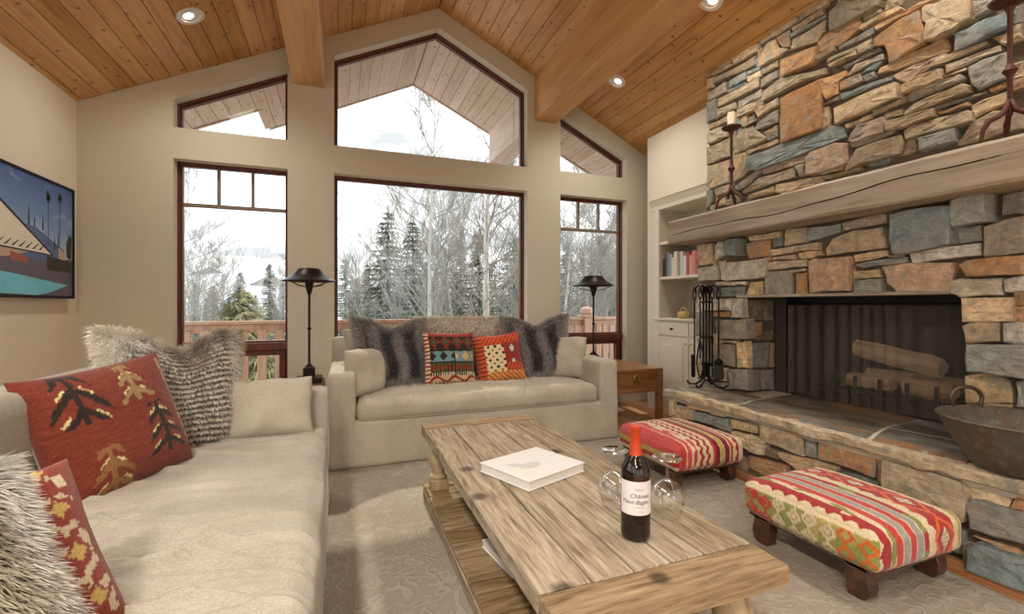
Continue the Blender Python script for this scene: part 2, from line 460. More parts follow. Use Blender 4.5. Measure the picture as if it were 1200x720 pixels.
# baseboards
m = MB(); m.box(WX0, WX0+.015, WY0, WY1, 0, .12, .003); struct(m.build('baseboard_left', M['trim_cream']))
m = MB(); m.box(WX0, 3.88, WY1-.015, WY1, 0, .12, .003); struct(m.build('baseboard_back', M['trim_cream']))

# ------------------------------------------------------------------ windows
def inset(poly, d):
    n = len(poly); out = []
    c = Vector((sum(p[0] for p in poly)/n, sum(p[1] for p in poly)/n))
    for i in range(n):
        a, b, e = (Vector(poly[j % n]) for j in (i-1, i, i+1))
        def ln(p, q):
            t = (q-p).normalized(); nn = Vector((-t.y, t.x))
            if nn.dot(c-p) < 0: nn = -nn
            return p+nn*d, t
        p1, t1 = ln(a, b); p2, t2 = ln(b, e)
        den = t1.x*t2.y-t1.y*t2.x; s = ((p2.x-p1.x)*t2.y-(p2.y-p1.y)*t2.x)/den
        q = p1+t1*s; out.append((q.x, q.y))
    return out
def ring(m, poly, wd, y0, y1):
    q = inset(poly, wd); n = len(poly)
    for i in range(n):
        j = (i+1) % n
        m.prism([poly[i], poly[j], q[j], q[i]], 'y', y0, y1)
    return q
WN = [0]
def window(poly, y=WY1+.105):
    WN[0] += 1
    m = MB(); q = ring(m, poly, .016, y, y+.10); q2 = ring(m, q, .016, y+.03, y+.08)
    o = struct(m.build(f'window_{WN[0]}', M['frame']))
    g = MB(); g.prism(q2, 'y', y+.05, y+.056); g.build('pane', M['glass'], o)
    return o, q2, y
def tall(x0, x1, npan):
    o, q, y = window([(x0, SILL), (x1, SILL), (x1, 2.482), (x0, 2.482)])
    xa, xb = x0+.032, x1-.032
    m = MB(); m.box(xa, xb, y+.03, y+.075, 2.09, 2.122, .004); m.build('glazing_bar', M['muntin'], o)
    for k in range(1, npan):
        xx = xa+(xb-xa)*k/npan; m = MB(); m.box(xx-.013, xx+.013, y+.03, y+.075, 2.12, 2.455, .004); m.build('glazing_bar', M['muntin'], o)
    m = MB(); m.box(x0+.002, x1-.002, y-.02, y+.09, .765, .838, .006); m.box(xa, xb, y+.02, y+.075, .838, .856); m.build('middle_rail', M['frame'], o)
    m = MB(); ring(m, [(xa, SILL+.054), (xb, SILL+.054), (xb, .765), (xa, .765)], .05, y+.01, y+.07); m.build('sash', M['frame'], o)
tall(*TALL_L, 3)
window([(TALL_L[0], 2.752), (TALL_L[1], 2.752), (TALL_L[1], off(TALL_L[1])), (TALL_L[0], off(TALL_L[0]))])
window([(CENTRE[0], SILL), (CENTRE[1], SILL), (CENTRE[1], 2.483), (CENTRE[0], 2.483)])
window([(CENTRE[0], 2.752), (CENTRE[1], 2.752), (CENTRE[1], off(CENTRE[1])), (RX, off(RX)), (CENTRE[0], off(CENTRE[0]))])
tall(*TALL_R, 3)
window([(TALL_R[0], 2.752), (TALL_R[1], 2.752), (TALL_R[1], off(TALL_R[1])), (TALL_R[0], off(TALL_R[0]))])
for a, b in FILL_LW:  # frames and panes of the added left windows
    WN[0] += 1; m = MB()
    for ya, yb, za, zb in ((a, b, .95, 1.01), (a, b, 2.64, 2.7), (a, a+.06, .95, 2.7), (b-.06, b, .95, 2.7)): m.box(WX0-.12, WX0-.04, ya, yb, za, zb)
    o = struct(m.build(f'window_{WN[0]}', M['frame'])); m = MB(); m.box(WX0-.085, WX0-.08, a+.05, b-.05, 1.0, 2.65); m.build('pane', M['glass'], o)
for a, b in ((-1.6, .3), (1.2, 3.2)):  # unseen rear pair, added for fill daylight
    window([(a, .1), (b, .1), (b, 2.8), (a, 2.8)], WY0-.15)

# ------------------------------------------------------------------ roof overhang, deck, railing
m = MB()
for xa, xb, y1 in ((-2.6, -.83, 5.92), (-.83, RX, 6.56), (RX, 2.79, 6.56), (2.79, 4.5, 5.92)):
    m.prism([(xa, ceil_z(xa)+.03), (xb, ceil_z(xb)+.03), (xb, ceil_z(xb)+.2), (xa, ceil_z(xa)+.2)], 'y', WY1+.21, y1)
eave = struct(m.build('trim_5', M['gap']))
for side, xs in ((-1, (RX, -.83)), (1, (RX, 2.79))): boards(eave, 'soffit_board', M['soffit'], WY1+.2, 6.55, *xs, side, -.01)
for side, xs in ((-1, (-.83, -2.6)), (1, (2.79, 4.5))): boards(eave, 'soffit_board', M['soffit'], WY1+.2, 5.9, *xs, side, -.01)
m = MB()
for xa, xb, y1 in ((-2.6, -.83, 5.92), (-.83, RX, 6.56), (RX, 2.79, 6.56), (2.79, 4.5, 5.92)):
    m.prism([(xa, ceil_z(xa)-.02), (xb, ceil_z(xb)-.02), (xb, ceil_z(xb)+.2), (xa, ceil_z(xa)+.2)], 'y', y1, y1+.035)
m.build('fascia', M['soffit'], eave)

deckw = m_wood('washed cedar', srgb(158, 126, 104), srgb(186, 154, 132), srgb(202, 174, 154), 'z', .7, 1, False, 1, .1, .12)
m = MB(); m.box(-4, 6.2, WY1+.22, 6.7, -.25, -.06); struct(m.build('floor_deck', deckw))
rail = thing('deck_railing', 'pale cedar deck railing with flat pickets outside the windows', 'railing', (0, 6.5, 0))
m = MB(); m.box(-4, 6.2, -.07, .07, .955, .995, .006); m.build('top_rail', deckw, rail)
m = MB(); m.box(-4, 6.2, -.02, .02, .85, .95, .004); m.build('upper_rail', deckw, rail)
m = MB(); m.box(-4, 6.2, -.02, .02, .02, .09, .004); m.build('lower_rail', deckw, rail)
mb = MB(); mb.box(-.05, .05, -.055, -.022, -.04, .88, .004); pk = mb.build('picket', deckw, rail); pk.location.x = -3.9
x = -3.7
while x < 6.1:
    c = pk.copy(); COL.objects.link(c); c.location.x = x; x += .2 if x < 2 else .13
mb = MB(); mb.box(-.09, .09, -.09, .09, -.06, 1.04, .006); mb.box(-.12, .12, -.12, .12, 1.0, 1.03, .006)
mb.lathe([(.10, 1.04), (.12, 1.07), (.10, 1.13), (.05, 1.16), (0, 1.17)], 8); pst = mb.build('post', deckw, rail); pst.location.x = 3.73
for x in (-2.9, 6.1):
    c = pst.copy(); COL.objects.link(c); c.location.x = x

# ------------------------------------------------------------------ recessed ceiling lights
bulb = m_emit('warm bulb', (1, .84, .62, 1), 5)
def downlight(x, y, label, power=50):
    side = -1 if x < RX else 1
    t = thing('recessed_light', label, 'light', (x, y, ceil_z(x)), 0, 'recessed ceiling lights'); t.rotation_euler = (0, SL*side, 0)
    m = MB(); m.lathe([(.062, .0), (.066, -.010), (.095, -.008), (.098, .004), (.062, .004)], 28, close=True); m.build('trim_ring', M['white'], t, True, 40)
    m = MB(); m.lathe([(.064, -.004), (.0, -.004)], 24, close=True); m.build('reflector', M['white'], t, True)
    m = MB(); m.lathe([(.0, -.016), (.024, -.013), (.036, -.005), (.0, -.005)], 20, Matrix.Translation((.012*side, -.012, .0))); m.build('bulb', bulb, t, True)
    ld = bpy.data.lights.new('downlight lamp', 'SPOT'); ld.energy = power; ld.spot_size = math.radians(160); ld.spot_blend = .9; ld.color = (1, .95, .88); ld.shadow_soft_size = .14
    lo = bpy.data.objects.new('lamp_glow', ld); COL.objects.link(lo); lo.parent = t; lo.location = (0, 0, -.03); lo.rotation_euler = (0, -SL*side, 0)
downlight(-1.035, 4.04, 'recessed light in the left slope above the left window')
downlight(2.67, 4.05, 'recessed light between right beam and chimney, nearest the windows')
downlight(2.64, 2.74, 'recessed light cut by the top edge, beside the chimney')
for sd, x in (('left', -1.035), ('right', 2.65)):  # unseen rows added to fill the room with light
    for wh, y in (('first', 1.4), ('second', .1), ('third', -1.3), ('last', -2.8)):
        downlight(x, y, f'recessed light in the {sd} slope, {wh} of those out of view', (85 if y > 0 else 300 if y > -2 else 700) if x < 0 else 60)
STONES_UPPER = '''d 3.283,3.547 3.176,3.547 3.176,3.5 3.27,3.482
g 3.283,3.479 3.176,3.49 3.097,3.43 3.074,3.344 3.27,3.328
g 3.158,3.556 2.888,3.542 2.883,3.481 3.08,3.486 3.151,3.505
d 3.068,3.461 2.899,3.481 2.804,3.458 2.763,3.427 2.856,3.409 2.965,3.415 3.068,3.424
g 2.878,3.544 2.728,3.526 2.733,3.461 2.815,3.464 2.872,3.484
t 2.722,3.523 2.599,3.522 2.59,3.451 2.646,3.443 2.722,3.454
t 2.728,3.403 2.622,3.388 2.618,3.357 2.724,3.37
b 2.733,3.359 2.637,3.347 2.632,3.311 2.724,3.311
d 2.846,3.386 2.694,3.417 2.684,3.382 2.738,3.357 2.867,3.367
g 2.599,3.424 2.526,3.469 2.414,3.424 2.332,3.373 2.389,3.358 2.535,3.378 2.599,3.379
g 2.622,3.363 2.465,3.369 2.456,3.316 2.618,3.311
t 2.719,3.3 2.389,3.285 2.381,3.253 2.448,3.244 2.704,3.25
t 2.385,3.359 2.277,3.339 2.183,3.28 2.186,3.246 2.373,3.256
t 2.431,3.231 2.216,3.242 2.209,3.201 2.427,3.197
b 2.444,3.191 2.269,3.185 2.201,3.189 2.194,3.17 2.285,3.167 2.439,3.161
t 2.439,3.149 2.194,3.156 2.201,3.079 2.254,3.034 2.414,3.073 2.452,3.078
p 2.567,3.234 2.456,3.229 2.456,3.103 2.526,3.14 2.558,3.193
t 2.724,3.142 2.656,3.233 2.576,3.227 2.553,3.146 2.469,3.09 2.714,3.074
t 2.999,3.37 2.743,3.335 2.743,3.22 2.976,3.227 2.999,3.279
g 3.068,3.406 2.888,3.374 2.872,3.339 3.056,3.372
b 3.08,3.375 3.01,3.357 3.01,3.312 3.068,3.314
t 3.158,3.311 3.016,3.301 3.01,3.253 3.158,3.255
t 2.971,3.193 2.758,3.194 2.758,3.125 2.965,3.137
r! 2.521,3.033 2.24,2.997 2.244,2.94 2.271,2.887 2.494,2.897 2.512,2.917
t 3.277,3.292 2.999,3.243 2.982,3.224 3.201,3.233 3.277,3.244
b 2.83,3.1 2.724,3.095 2.724,3.066 2.83,3.069
t 2.704,3.056 2.558,3.051 2.553,3.009 2.699,3.008
t 3.188,3.217 2.976,3.191 2.976,3.142 3.194,3.159
t 3.277,3.239 3.207,3.226 3.207,3.136 3.277,3.152
g 3.27,3.116 3.068,3.12 3.062,3.035 3.27,3.038
b 3.033,3.114 2.851,3.109 2.846,3.046 3.027,3.047
b 3.039,3.034 2.867,3.029 2.846,3.007 3.027,3.006
t 2.825,3.054 2.704,3.048 2.704,2.998 2.825,3.006
g 2.699,2.97 2.553,2.98 2.553,2.92 2.699,2.903
t 3.139,3.003 2.719,2.992 2.719,2.92 3.139,2.928
b 3.264,3.016 3.164,3.018 3.17,2.846 3.27,2.836
g 3.145,2.912 2.965,2.903 2.959,2.851 3.145,2.841
g 2.937,2.901 2.704,2.897 2.699,2.844 2.932,2.836
t 2.684,2.863 2.535,2.895 2.364,2.856 2.186,2.816 2.186,2.78 2.364,2.802 2.684,2.796
r! 2.516,2.744 2.233,2.754 2.21,2.55 2.21,2.411 2.507,2.406
t 2.948,2.834 2.753,2.824 2.753,2.756 2.932,2.765
t 2.763,2.752 2.558,2.768 2.553,2.709 2.724,2.685
t 3.264,2.824 3.039,2.815 3.022,2.762 3.251,2.771
t 3.27,2.759 3.109,2.749 3.033,2.675 3.045,2.643 3.27,2.653
g 2.753,2.611 2.724,2.66 2.553,2.661 2.553,2.58 2.738,2.589
t 2.694,2.556 2.562,2.571 2.558,2.517 2.651,2.508
b 2.641,2.497 2.553,2.507 2.549,2.473 2.637,2.474
t 2.867,2.67 2.553,2.677 2.549,2.663 2.763,2.662 2.856,2.653
t 3.283,2.618 3.022,2.63 3.016,2.469 3.27,2.46
t 3.27,2.448 3.027,2.436 3.033,2.246 3.226,2.237 3.283,2.28
t 2.965,2.598 2.867,2.652 2.784,2.639 2.656,2.497 2.888,2.466 2.971,2.469
y 2.976,2.457 2.846,2.444 2.835,2.284 2.878,2.26 2.976,2.232
y 2.83,2.452 2.553,2.455 2.553,2.426 2.815,2.417
p 2.694,2.263 2.665,2.28 2.348,2.271 2.352,2.219 2.684,2.222
g 2.954,2.191 2.724,2.271 2.694,2.246 2.743,2.217 2.867,2.161 2.943,2.161
t 2.878,2.129 2.724,2.203 2.422,2.204 2.422,2.133 2.684,2.126 2.856,2.106
g 2.414,2.209 2.352,2.207 2.34,2.127 2.381,2.13
t 2.576,2.116 2.224,2.093 2.216,2.043 2.5,2.018 2.576,2.055
y 2.815,2.088 2.599,2.106 2.59,2.063 2.815,2.053
b 3.277,2.23 3.201,2.222 3.213,2.129 3.277,2.056
t 3.176,2.216 3.033,2.228 3.022,2.161 3.164,2.156
t 3.176,2.14 3.08,2.156 3.068,2.062 3.176,2.065
g 3.045,2.094 2.91,2.1 2.888,2.06 3.045,2.048
b 2.821,2.4 2.378,2.396 2.15,2.412 2.066,2.376 2.061,2.306 2.179,2.289 2.339,2.279 2.724,2.262 2.812,2.273
p! 2.271,2.266 2.123,2.277 2.034,2.248 2.026,2.123 2.056,2.115 2.21,2.101 2.302,2.113 2.309,2.241
y 1.871,2.627 1.856,2.657 1.681,2.667 1.532,2.668 1.506,2.614 1.513,2.585 1.681,2.602 1.768,2.605
p 1.791,2.579 1.681,2.588 1.521,2.58 1.521,2.561 1.639,2.528 1.715,2.504
y! 1.719,2.484 1.659,2.501 1.539,2.497 1.535,2.439 1.659,2.433 1.719,2.434
g 1.706,2.415 1.681,2.434 1.461,2.431 1.44,2.407 1.444,2.395 1.681,2.384 1.689,2.383
y! 1.706,2.329 1.659,2.355 1.439,2.368 1.418,2.345 1.425,2.321 1.659,2.306 1.71,2.306
y! 1.71,2.216 1.676,2.233 1.539,2.226 1.425,2.223 1.404,2.205 1.404,2.161 1.539,2.16 1.702,2.163
b! 1.636,2.146 1.475,2.147 1.473,2.077 1.63,2.072
t 1.476,2.069 1.419,2.15 1.328,2.181 1.219,2.155 1.219,2.06 1.469,2.058
g 1.422,2.412 1.426,2.455 1.361,2.463 1.28,2.456 1.27,2.418 1.273,2.326 1.328,2.329 1.384,2.319 1.412,2.363
t 1.521,2.514 1.305,2.504 1.299,2.475 1.422,2.471 1.517,2.466
y 1.586,2.551 1.559,2.566 1.359,2.554 1.347,2.535 1.469,2.53 1.582,2.535
t 1.551,2.458 1.433,2.453 1.433,2.44 1.547,2.442
t 1.328,2.555 1.27,2.553 1.27,2.494 1.295,2.507
t! 2.14,3.037 2.137,3.164 2.087,3.177 2.074,3.203 1.837,3.057 1.849,3.032 1.973,3.033
o 2.115,3.049 1.98,3.041 1.96,3 1.973,2.966 2.019,2.95 2.101,2.931 2.262,2.949 2.246,3.023 2.201,3.043
g 1.951,3.048 1.861,3.048 1.852,3 1.951,2.998
t 1.832,2.991 1.814,3.052 1.735,3.003 1.746,2.981
y 1.96,2.979 1.751,2.972 1.735,2.946 1.96,2.952
o 1.873,2.923 1.649,2.931 1.579,2.906 1.66,2.901 1.861,2.89
r! 1.879,2.846 1.729,2.871 1.633,2.87 1.613,2.761 1.613,2.677 1.713,2.662 1.791,2.65 1.814,2.771 1.873,2.796
g 2.111,2.929 1.898,2.93 1.882,2.895 1.91,2.884 2.108,2.899
t 2.293,2.912 2.269,2.931 2.129,2.939 2.125,2.905 2.289,2.899
y 2.165,2.871 1.91,2.867 1.91,2.844 2.172,2.845
y 1.98,2.84 1.96,2.857 1.91,2.837 1.91,2.803 1.976,2.804
y 2.172,2.834 1.993,2.833 1.993,2.805 2.157,2.809
d 2.073,2.775 1.849,2.785 1.837,2.753 2.059,2.751
t 2.039,2.703 1.993,2.743 1.832,2.73 1.826,2.694 2.026,2.693
b 1.957,2.665 1.892,2.693 1.832,2.69 1.873,2.659
y! 1.619,2.874 1.601,2.879 1.517,2.858 1.407,2.79 1.403,2.692 1.473,2.668 1.554,2.667 1.604,2.683 1.597,2.778 1.617,2.805
b! 1.477,2.655 1.352,2.657 1.255,2.646 1.255,2.573 1.426,2.559 1.477,2.561 1.473,2.618
g 1.414,2.789 1.334,2.754 1.344,2.708 1.414,2.697
g 1.265,2.665 1.219,2.656 1.219,2.575 1.265,2.583
t 1.265,2.574 1.219,2.566 1.219,2.494 1.265,2.496
o 2.239,2.76 2.059,2.737 2.052,2.702 2.101,2.682 2.101,2.608 2.186,2.601 2.239,2.678
o 2.094,2.679 1.967,2.676 1.948,2.62 2.09,2.621
b 1.948,2.647 1.885,2.648 1.885,2.618 1.929,2.611
b 2.097,2.603 1.791,2.576 1.794,2.553 2.087,2.563
d 2.231,2.586 2.104,2.595 2.104,2.563 2.224,2.568
y 2.227,2.563 2.179,2.55 2.172,2.417 2.227,2.422
t! 2.133,2.519 1.904,2.527 1.757,2.52 1.751,2.429 1.867,2.419 2.123,2.408
o 1.769,2.51 1.754,2.516 1.751,2.448 1.771,2.445
y 1.892,2.408 1.713,2.419 1.702,2.39 1.885,2.372
t 1.829,2.37 1.729,2.36 1.735,2.324 1.826,2.327
t! 1.811,2.303 1.802,2.306 1.563,2.289 1.563,2.243 1.707,2.23 1.802,2.248
y 2.059,2.383 1.904,2.393 1.901,2.368 2.052,2.359
p! 2.026,2.262 1.961,2.341 1.826,2.34 1.814,2.307 1.826,2.247 1.986,2.235
g 1.575,2.301 1.429,2.301 1.362,2.304 1.359,2.29 1.429,2.284 1.566,2.277
o 1.553,2.269 1.429,2.27 1.422,2.249 1.508,2.249 1.549,2.255
y 1.418,2.179 1.414,2.246 1.37,2.261 1.275,2.268 1.271,2.211 1.37,2.19 1.414,2.178
o 1.344,2.303 1.282,2.312 1.282,2.285 1.337,2.288
t 1.265,2.387 1.219,2.383 1.219,2.311 1.265,2.314
o 1.265,2.305 1.219,2.302 1.219,2.257 1.265,2.254
y 2.016,2.242 1.922,2.247 1.768,2.25 1.763,2.23 1.861,2.208 2.006,2.215
t! 2.033,2.07 1.961,2.186 1.724,2.195 1.713,2.151 1.729,2.087 1.923,2.087 2.019,2.066
p 1.751,2.118 1.729,2.16 1.678,2.165 1.665,2.115 1.67,2.092 1.74,2.086
y 2.201,2.082 1.96,2.073 1.967,2.056 2.186,2.058
y 2.201,2.105 2.066,2.111 2.066,2.087 2.201,2.089
b 1.91,2.081 1.797,2.087 1.802,2.063 1.91,2.067'''
STONES_LOWER = '''t 3.265,1.73 3.09,1.723 3.084,1.553 3.252,1.548
w 3.272,1.511 3.176,1.528 3.054,1.541 3.024,1.413 3.252,1.405
w 3.054,1.687 3.019,1.732 2.97,1.726 2.967,1.614 3.054,1.587
b! 2.877,1.722 2.765,1.72 2.765,1.582 2.872,1.601
y 2.726,1.736 2.446,1.732 2.446,1.686 2.701,1.695
o 2.731,1.674 2.667,1.687 2.526,1.677 2.522,1.561 2.696,1.558
b 2.504,1.67 2.481,1.679 2.429,1.683 2.425,1.629 2.499,1.622
y 2.412,1.712 2.395,1.74 2.246,1.728 2.242,1.629 2.412,1.623
y 2.508,1.603 2.16,1.615 2.16,1.565 2.508,1.56
y 2.289,1.553 2.153,1.557 2.153,1.525 2.22,1.517 2.281,1.519
w! 2.973,1.547 2.538,1.542 2.538,1.411 2.574,1.405 2.922,1.394 2.973,1.409
y 2.572,1.494 2.49,1.519 2.235,1.506 2.235,1.46 2.563,1.457
o 2.567,1.55 2.508,1.556 2.508,1.528 2.563,1.521
p 2.499,1.547 2.329,1.55 2.329,1.52 2.499,1.53
g 2.563,1.445 2.362,1.442 2.354,1.273 2.563,1.273
o 2.321,1.414 2.242,1.419 2.239,1.27 2.321,1.27
y 2.35,1.439 2.242,1.449 2.242,1.428 2.35,1.423
b 2.229,1.723 2.012,1.716 2.017,1.662 2.229,1.632
p! 2.205,1.49 2.178,1.508 1.939,1.498 1.943,1.285 2.199,1.279
y 2.274,1.551 2.133,1.552 2.133,1.526 2.268,1.508
t! 2.094,1.561 2.044,1.624 1.911,1.654 1.752,1.648 1.728,1.529 2.084,1.52
p 1.993,1.718 1.883,1.728 1.752,1.732 1.752,1.677 1.993,1.669
y 1.932,1.506 1.747,1.519 1.739,1.482 1.919,1.464
b 1.923,1.448 1.715,1.466 1.639,1.468 1.635,1.437 1.874,1.425
t 1.937,1.41 1.797,1.41 1.793,1.364 1.932,1.357
b 1.928,1.347 1.78,1.352 1.772,1.267 1.923,1.269
g 1.727,1.485 1.654,1.487 1.654,1.468 1.727,1.475
g 1.743,1.586 1.723,1.592 1.712,1.502 1.723,1.498
b! 1.688,1.707 1.608,1.716 1.415,1.705 1.415,1.514 1.608,1.486 1.662,1.487 1.688,1.572
p 1.776,1.422 1.658,1.432 1.426,1.417 1.437,1.374 1.459,1.272 1.7,1.269 1.753,1.325
w 1.625,1.484 1.518,1.5 1.326,1.506 1.323,1.445 1.609,1.429
b! 1.406,1.728 1.356,1.743 1.28,1.742 1.271,1.604 1.406,1.598
g 1.247,1.726 1.172,1.733 1.172,1.624 1.247,1.634
b 1.453,1.597 1.329,1.597 1.326,1.52 1.45,1.516
g! 1.296,1.579 1.156,1.607 1.156,1.442 1.296,1.437
o! 1.393,1.4 1.36,1.422 1.156,1.429 1.156,1.339 1.36,1.343
w 1.446,1.318 1.405,1.332 1.252,1.328 1.247,1.245 1.405,1.239 1.446,1.266
w 1.241,1.317 1.172,1.335 1.172,1.259 1.235,1.261
y 1.404,1.232 1.208,1.232 1.197,1.123 1.398,1.112
y 1.394,1.087 1.368,1.103 1.255,1.108 1.255,1.021 1.378,1.003
w! 1.229,1.107 1.156,1.112 1.156,1.02 1.229,1.024
b! 1.343,0.999 1.137,1.016 1.137,0.859 1.235,0.864 1.339,0.869
y 1.384,0.833 1.298,0.859 1.22,0.835 1.214,0.731 1.384,0.697
g 1.194,0.836 1.172,0.839 1.172,0.724 1.191,0.72
o 1.202,1.257 1.172,1.264 1.172,1.198 1.197,1.194
o 1.197,1.186 1.172,1.186 1.172,1.12 1.194,1.12
y 1.384,0.689 1.298,0.706 1.214,0.723 1.214,0.636 1.384,0.612
w 2.882,1.381 2.751,1.382 2.751,1.353 2.882,1.354
w 3.05,1.389 2.89,1.382 2.89,1.354 3.05,1.361
b 3.087,1.345 2.759,1.34 2.759,1.267 3.087,1.265
y 2.735,1.277 2.696,1.373 2.591,1.374 2.584,1.274
w 3.031,1.247 2.89,1.25 2.89,1.147 3.041,1.152
w 2.882,1.239 2.775,1.248 2.762,1.093 2.887,1.09
o 3.077,1.131 2.899,1.141 2.899,1.096 3.077,1.092
g! 3.018,1.059 2.714,1.086 2.706,0.934 3.009,0.906
w 3.222,1.257 3.05,1.241 3.059,1.149 3.222,1.147
y 2.815,0.892 2.735,0.909 2.727,0.703 2.815,0.692
g 3.106,0.862 2.848,0.873 2.848,0.695 3.096,0.685
g 2.916,0.665 2.727,0.69 2.719,0.529 2.908,0.506
w 3.202,0.657 2.951,0.672 2.96,0.563 3.202,0.54
y 2.995,0.899 2.832,0.908 2.832,0.884 2.995,0.878
g 3.283,1.124 3.096,1.134 3.087,0.928 3.283,0.915
w 3.283,0.893 3.125,0.904 3.125,0.695 3.283,0.677
g 3.283,0.513 2.933,0.553 2.933,0.499 3.283,0.453'''
STONES_HEARTH = '''y 3.265,0.4 3.148,0.443 3.118,0.282 3.265,0.256
y 3.108,0.36 2.915,0.367 2.915,0.275 3.108,0.264
o 2.98,0.427 2.724,0.433 2.724,0.383 2.962,0.37
g 2.715,0.428 2.596,0.423 2.588,0.382 2.707,0.374
b 2.897,0.351 2.573,0.371 2.55,0.283 2.65,0.282 2.897,0.292
b 2.58,0.426 2.279,0.425 2.279,0.398 2.58,0.39
y 2.535,0.377 2.378,0.385 2.378,0.328 2.535,0.311
t 2.371,0.384 2.318,0.386 2.318,0.332 2.371,0.324
y 2.52,0.295 2.371,0.305 2.241,0.296 2.266,0.203 2.371,0.194 2.52,0.256
d 2.26,0.26 2.143,0.262 2.155,0.205 2.26,0.205
d 2.385,0.073 2.253,0.086 2.191,0.076 2.371,0.012
y 3.494,0.19 3.138,0.264 3.019,0.264 3.019,0.216 3.494,0.145
g 3,0.241 2.542,0.274 2.542,0.214 3,0.18
y 3.494,0.13 3.019,0.203 3.019,0.121 3.494,0.054
t 2.276,0.423 1.985,0.431 1.982,0.282 2.23,0.294 2.276,0.316
o 2.385,0.157 2.101,0.18 2.095,0.129 2.263,0.076 2.385,0.081
y! 1.541,0.44 1.222,0.441 1.195,0.349 1.21,0.233 1.361,0.227 1.541,0.239
g 2.23,0.065 1.887,0.126 1.696,0.114 1.696,0.011 2.23,-0.075
o 1.674,0.113 1.382,0.171 1.382,0.035 1.674,0.007
t 2.078,0.13 1.696,0.198 1.61,0.194 1.696,0.123 2.049,0.087
b 1.364,0.166 1.22,0.184 1.235,0.069 1.364,0.044
b 1.975,0.422 1.903,0.423 1.903,0.291 1.975,0.287
o 1.889,0.422 1.584,0.432 1.591,0.292 1.889,0.293
t 2.157,0.256 1.791,0.281 1.791,0.254 2.015,0.183 2.141,0.224
b 1.791,0.25 1.629,0.275 1.569,0.262 1.584,0.243 1.691,0.242
y 1.229,0.412 1.061,0.412 1.079,0.342 1.208,0.326 1.225,0.373
o 1.043,0.414 0.992,0.422 0.992,0.35 1.065,0.348
g! 1.198,0.313 1.174,0.344 0.976,0.354 0.976,0.236 1.045,0.231 1.182,0.218
o 1.188,0.175 1.061,0.185 1.033,0.16 1.083,0.154
b! 1.19,0.125 1.166,0.158 1.017,0.166 0.976,0.161 0.976,0.043 1.19,0.031'''
STONES_JAMB = '''d 3.052,1.065 3.239,1.07 3.276,1.239 3.046,1.238
o 3.069,0.912 3.23,0.955 3.23,1.06 3.06,1.056
d 3.248,1.063 3.35,1.062 3.365,1.226 3.285,1.239
d 3.149,0.903 3.35,0.904 3.35,0.993 3.149,0.957
b 3.078,0.689 3.285,0.679 3.313,0.889 3.069,0.892
o 3.313,0.68 3.365,0.678 3.365,0.883 3.326,0.884
g 3.078,0.505 3.203,0.497 3.212,0.665 3.078,0.672
g 3.23,0.502 3.365,0.493 3.365,0.661 3.23,0.664'''
# ------------------------------------------------------------------ stone fireplace
PAL = {'t': (186, 166, 136), 'y': (200, 178, 144), 'r': (186, 138, 90), 'o': (190, 150, 110), 'g': (160, 154, 140), 'b': (146, 154, 150), 'd': (126, 114, 98), 'p': (190, 164, 142), 'w': (212, 204, 186)}
fire = thing('fireplace', 'floor to ceiling stone fireplace with timber mantel and raised hearth', 'fireplace', (3.0, 2.09, 0))
FY0, FY1 = .86, 3.30            # chimney breast from right to left
OY0, OY1, OZ0, OZ1 = 1.40, 2.79, .485, 1.262
inv = fire.matrix_basis.inverted()
def fbuild(m, name, mat, smooth=False):
    o = m.build(name, mat, fire, smooth); o.matrix_parent_inverse = Matrix.Translation((-3.0, -2.09, 0)); return o
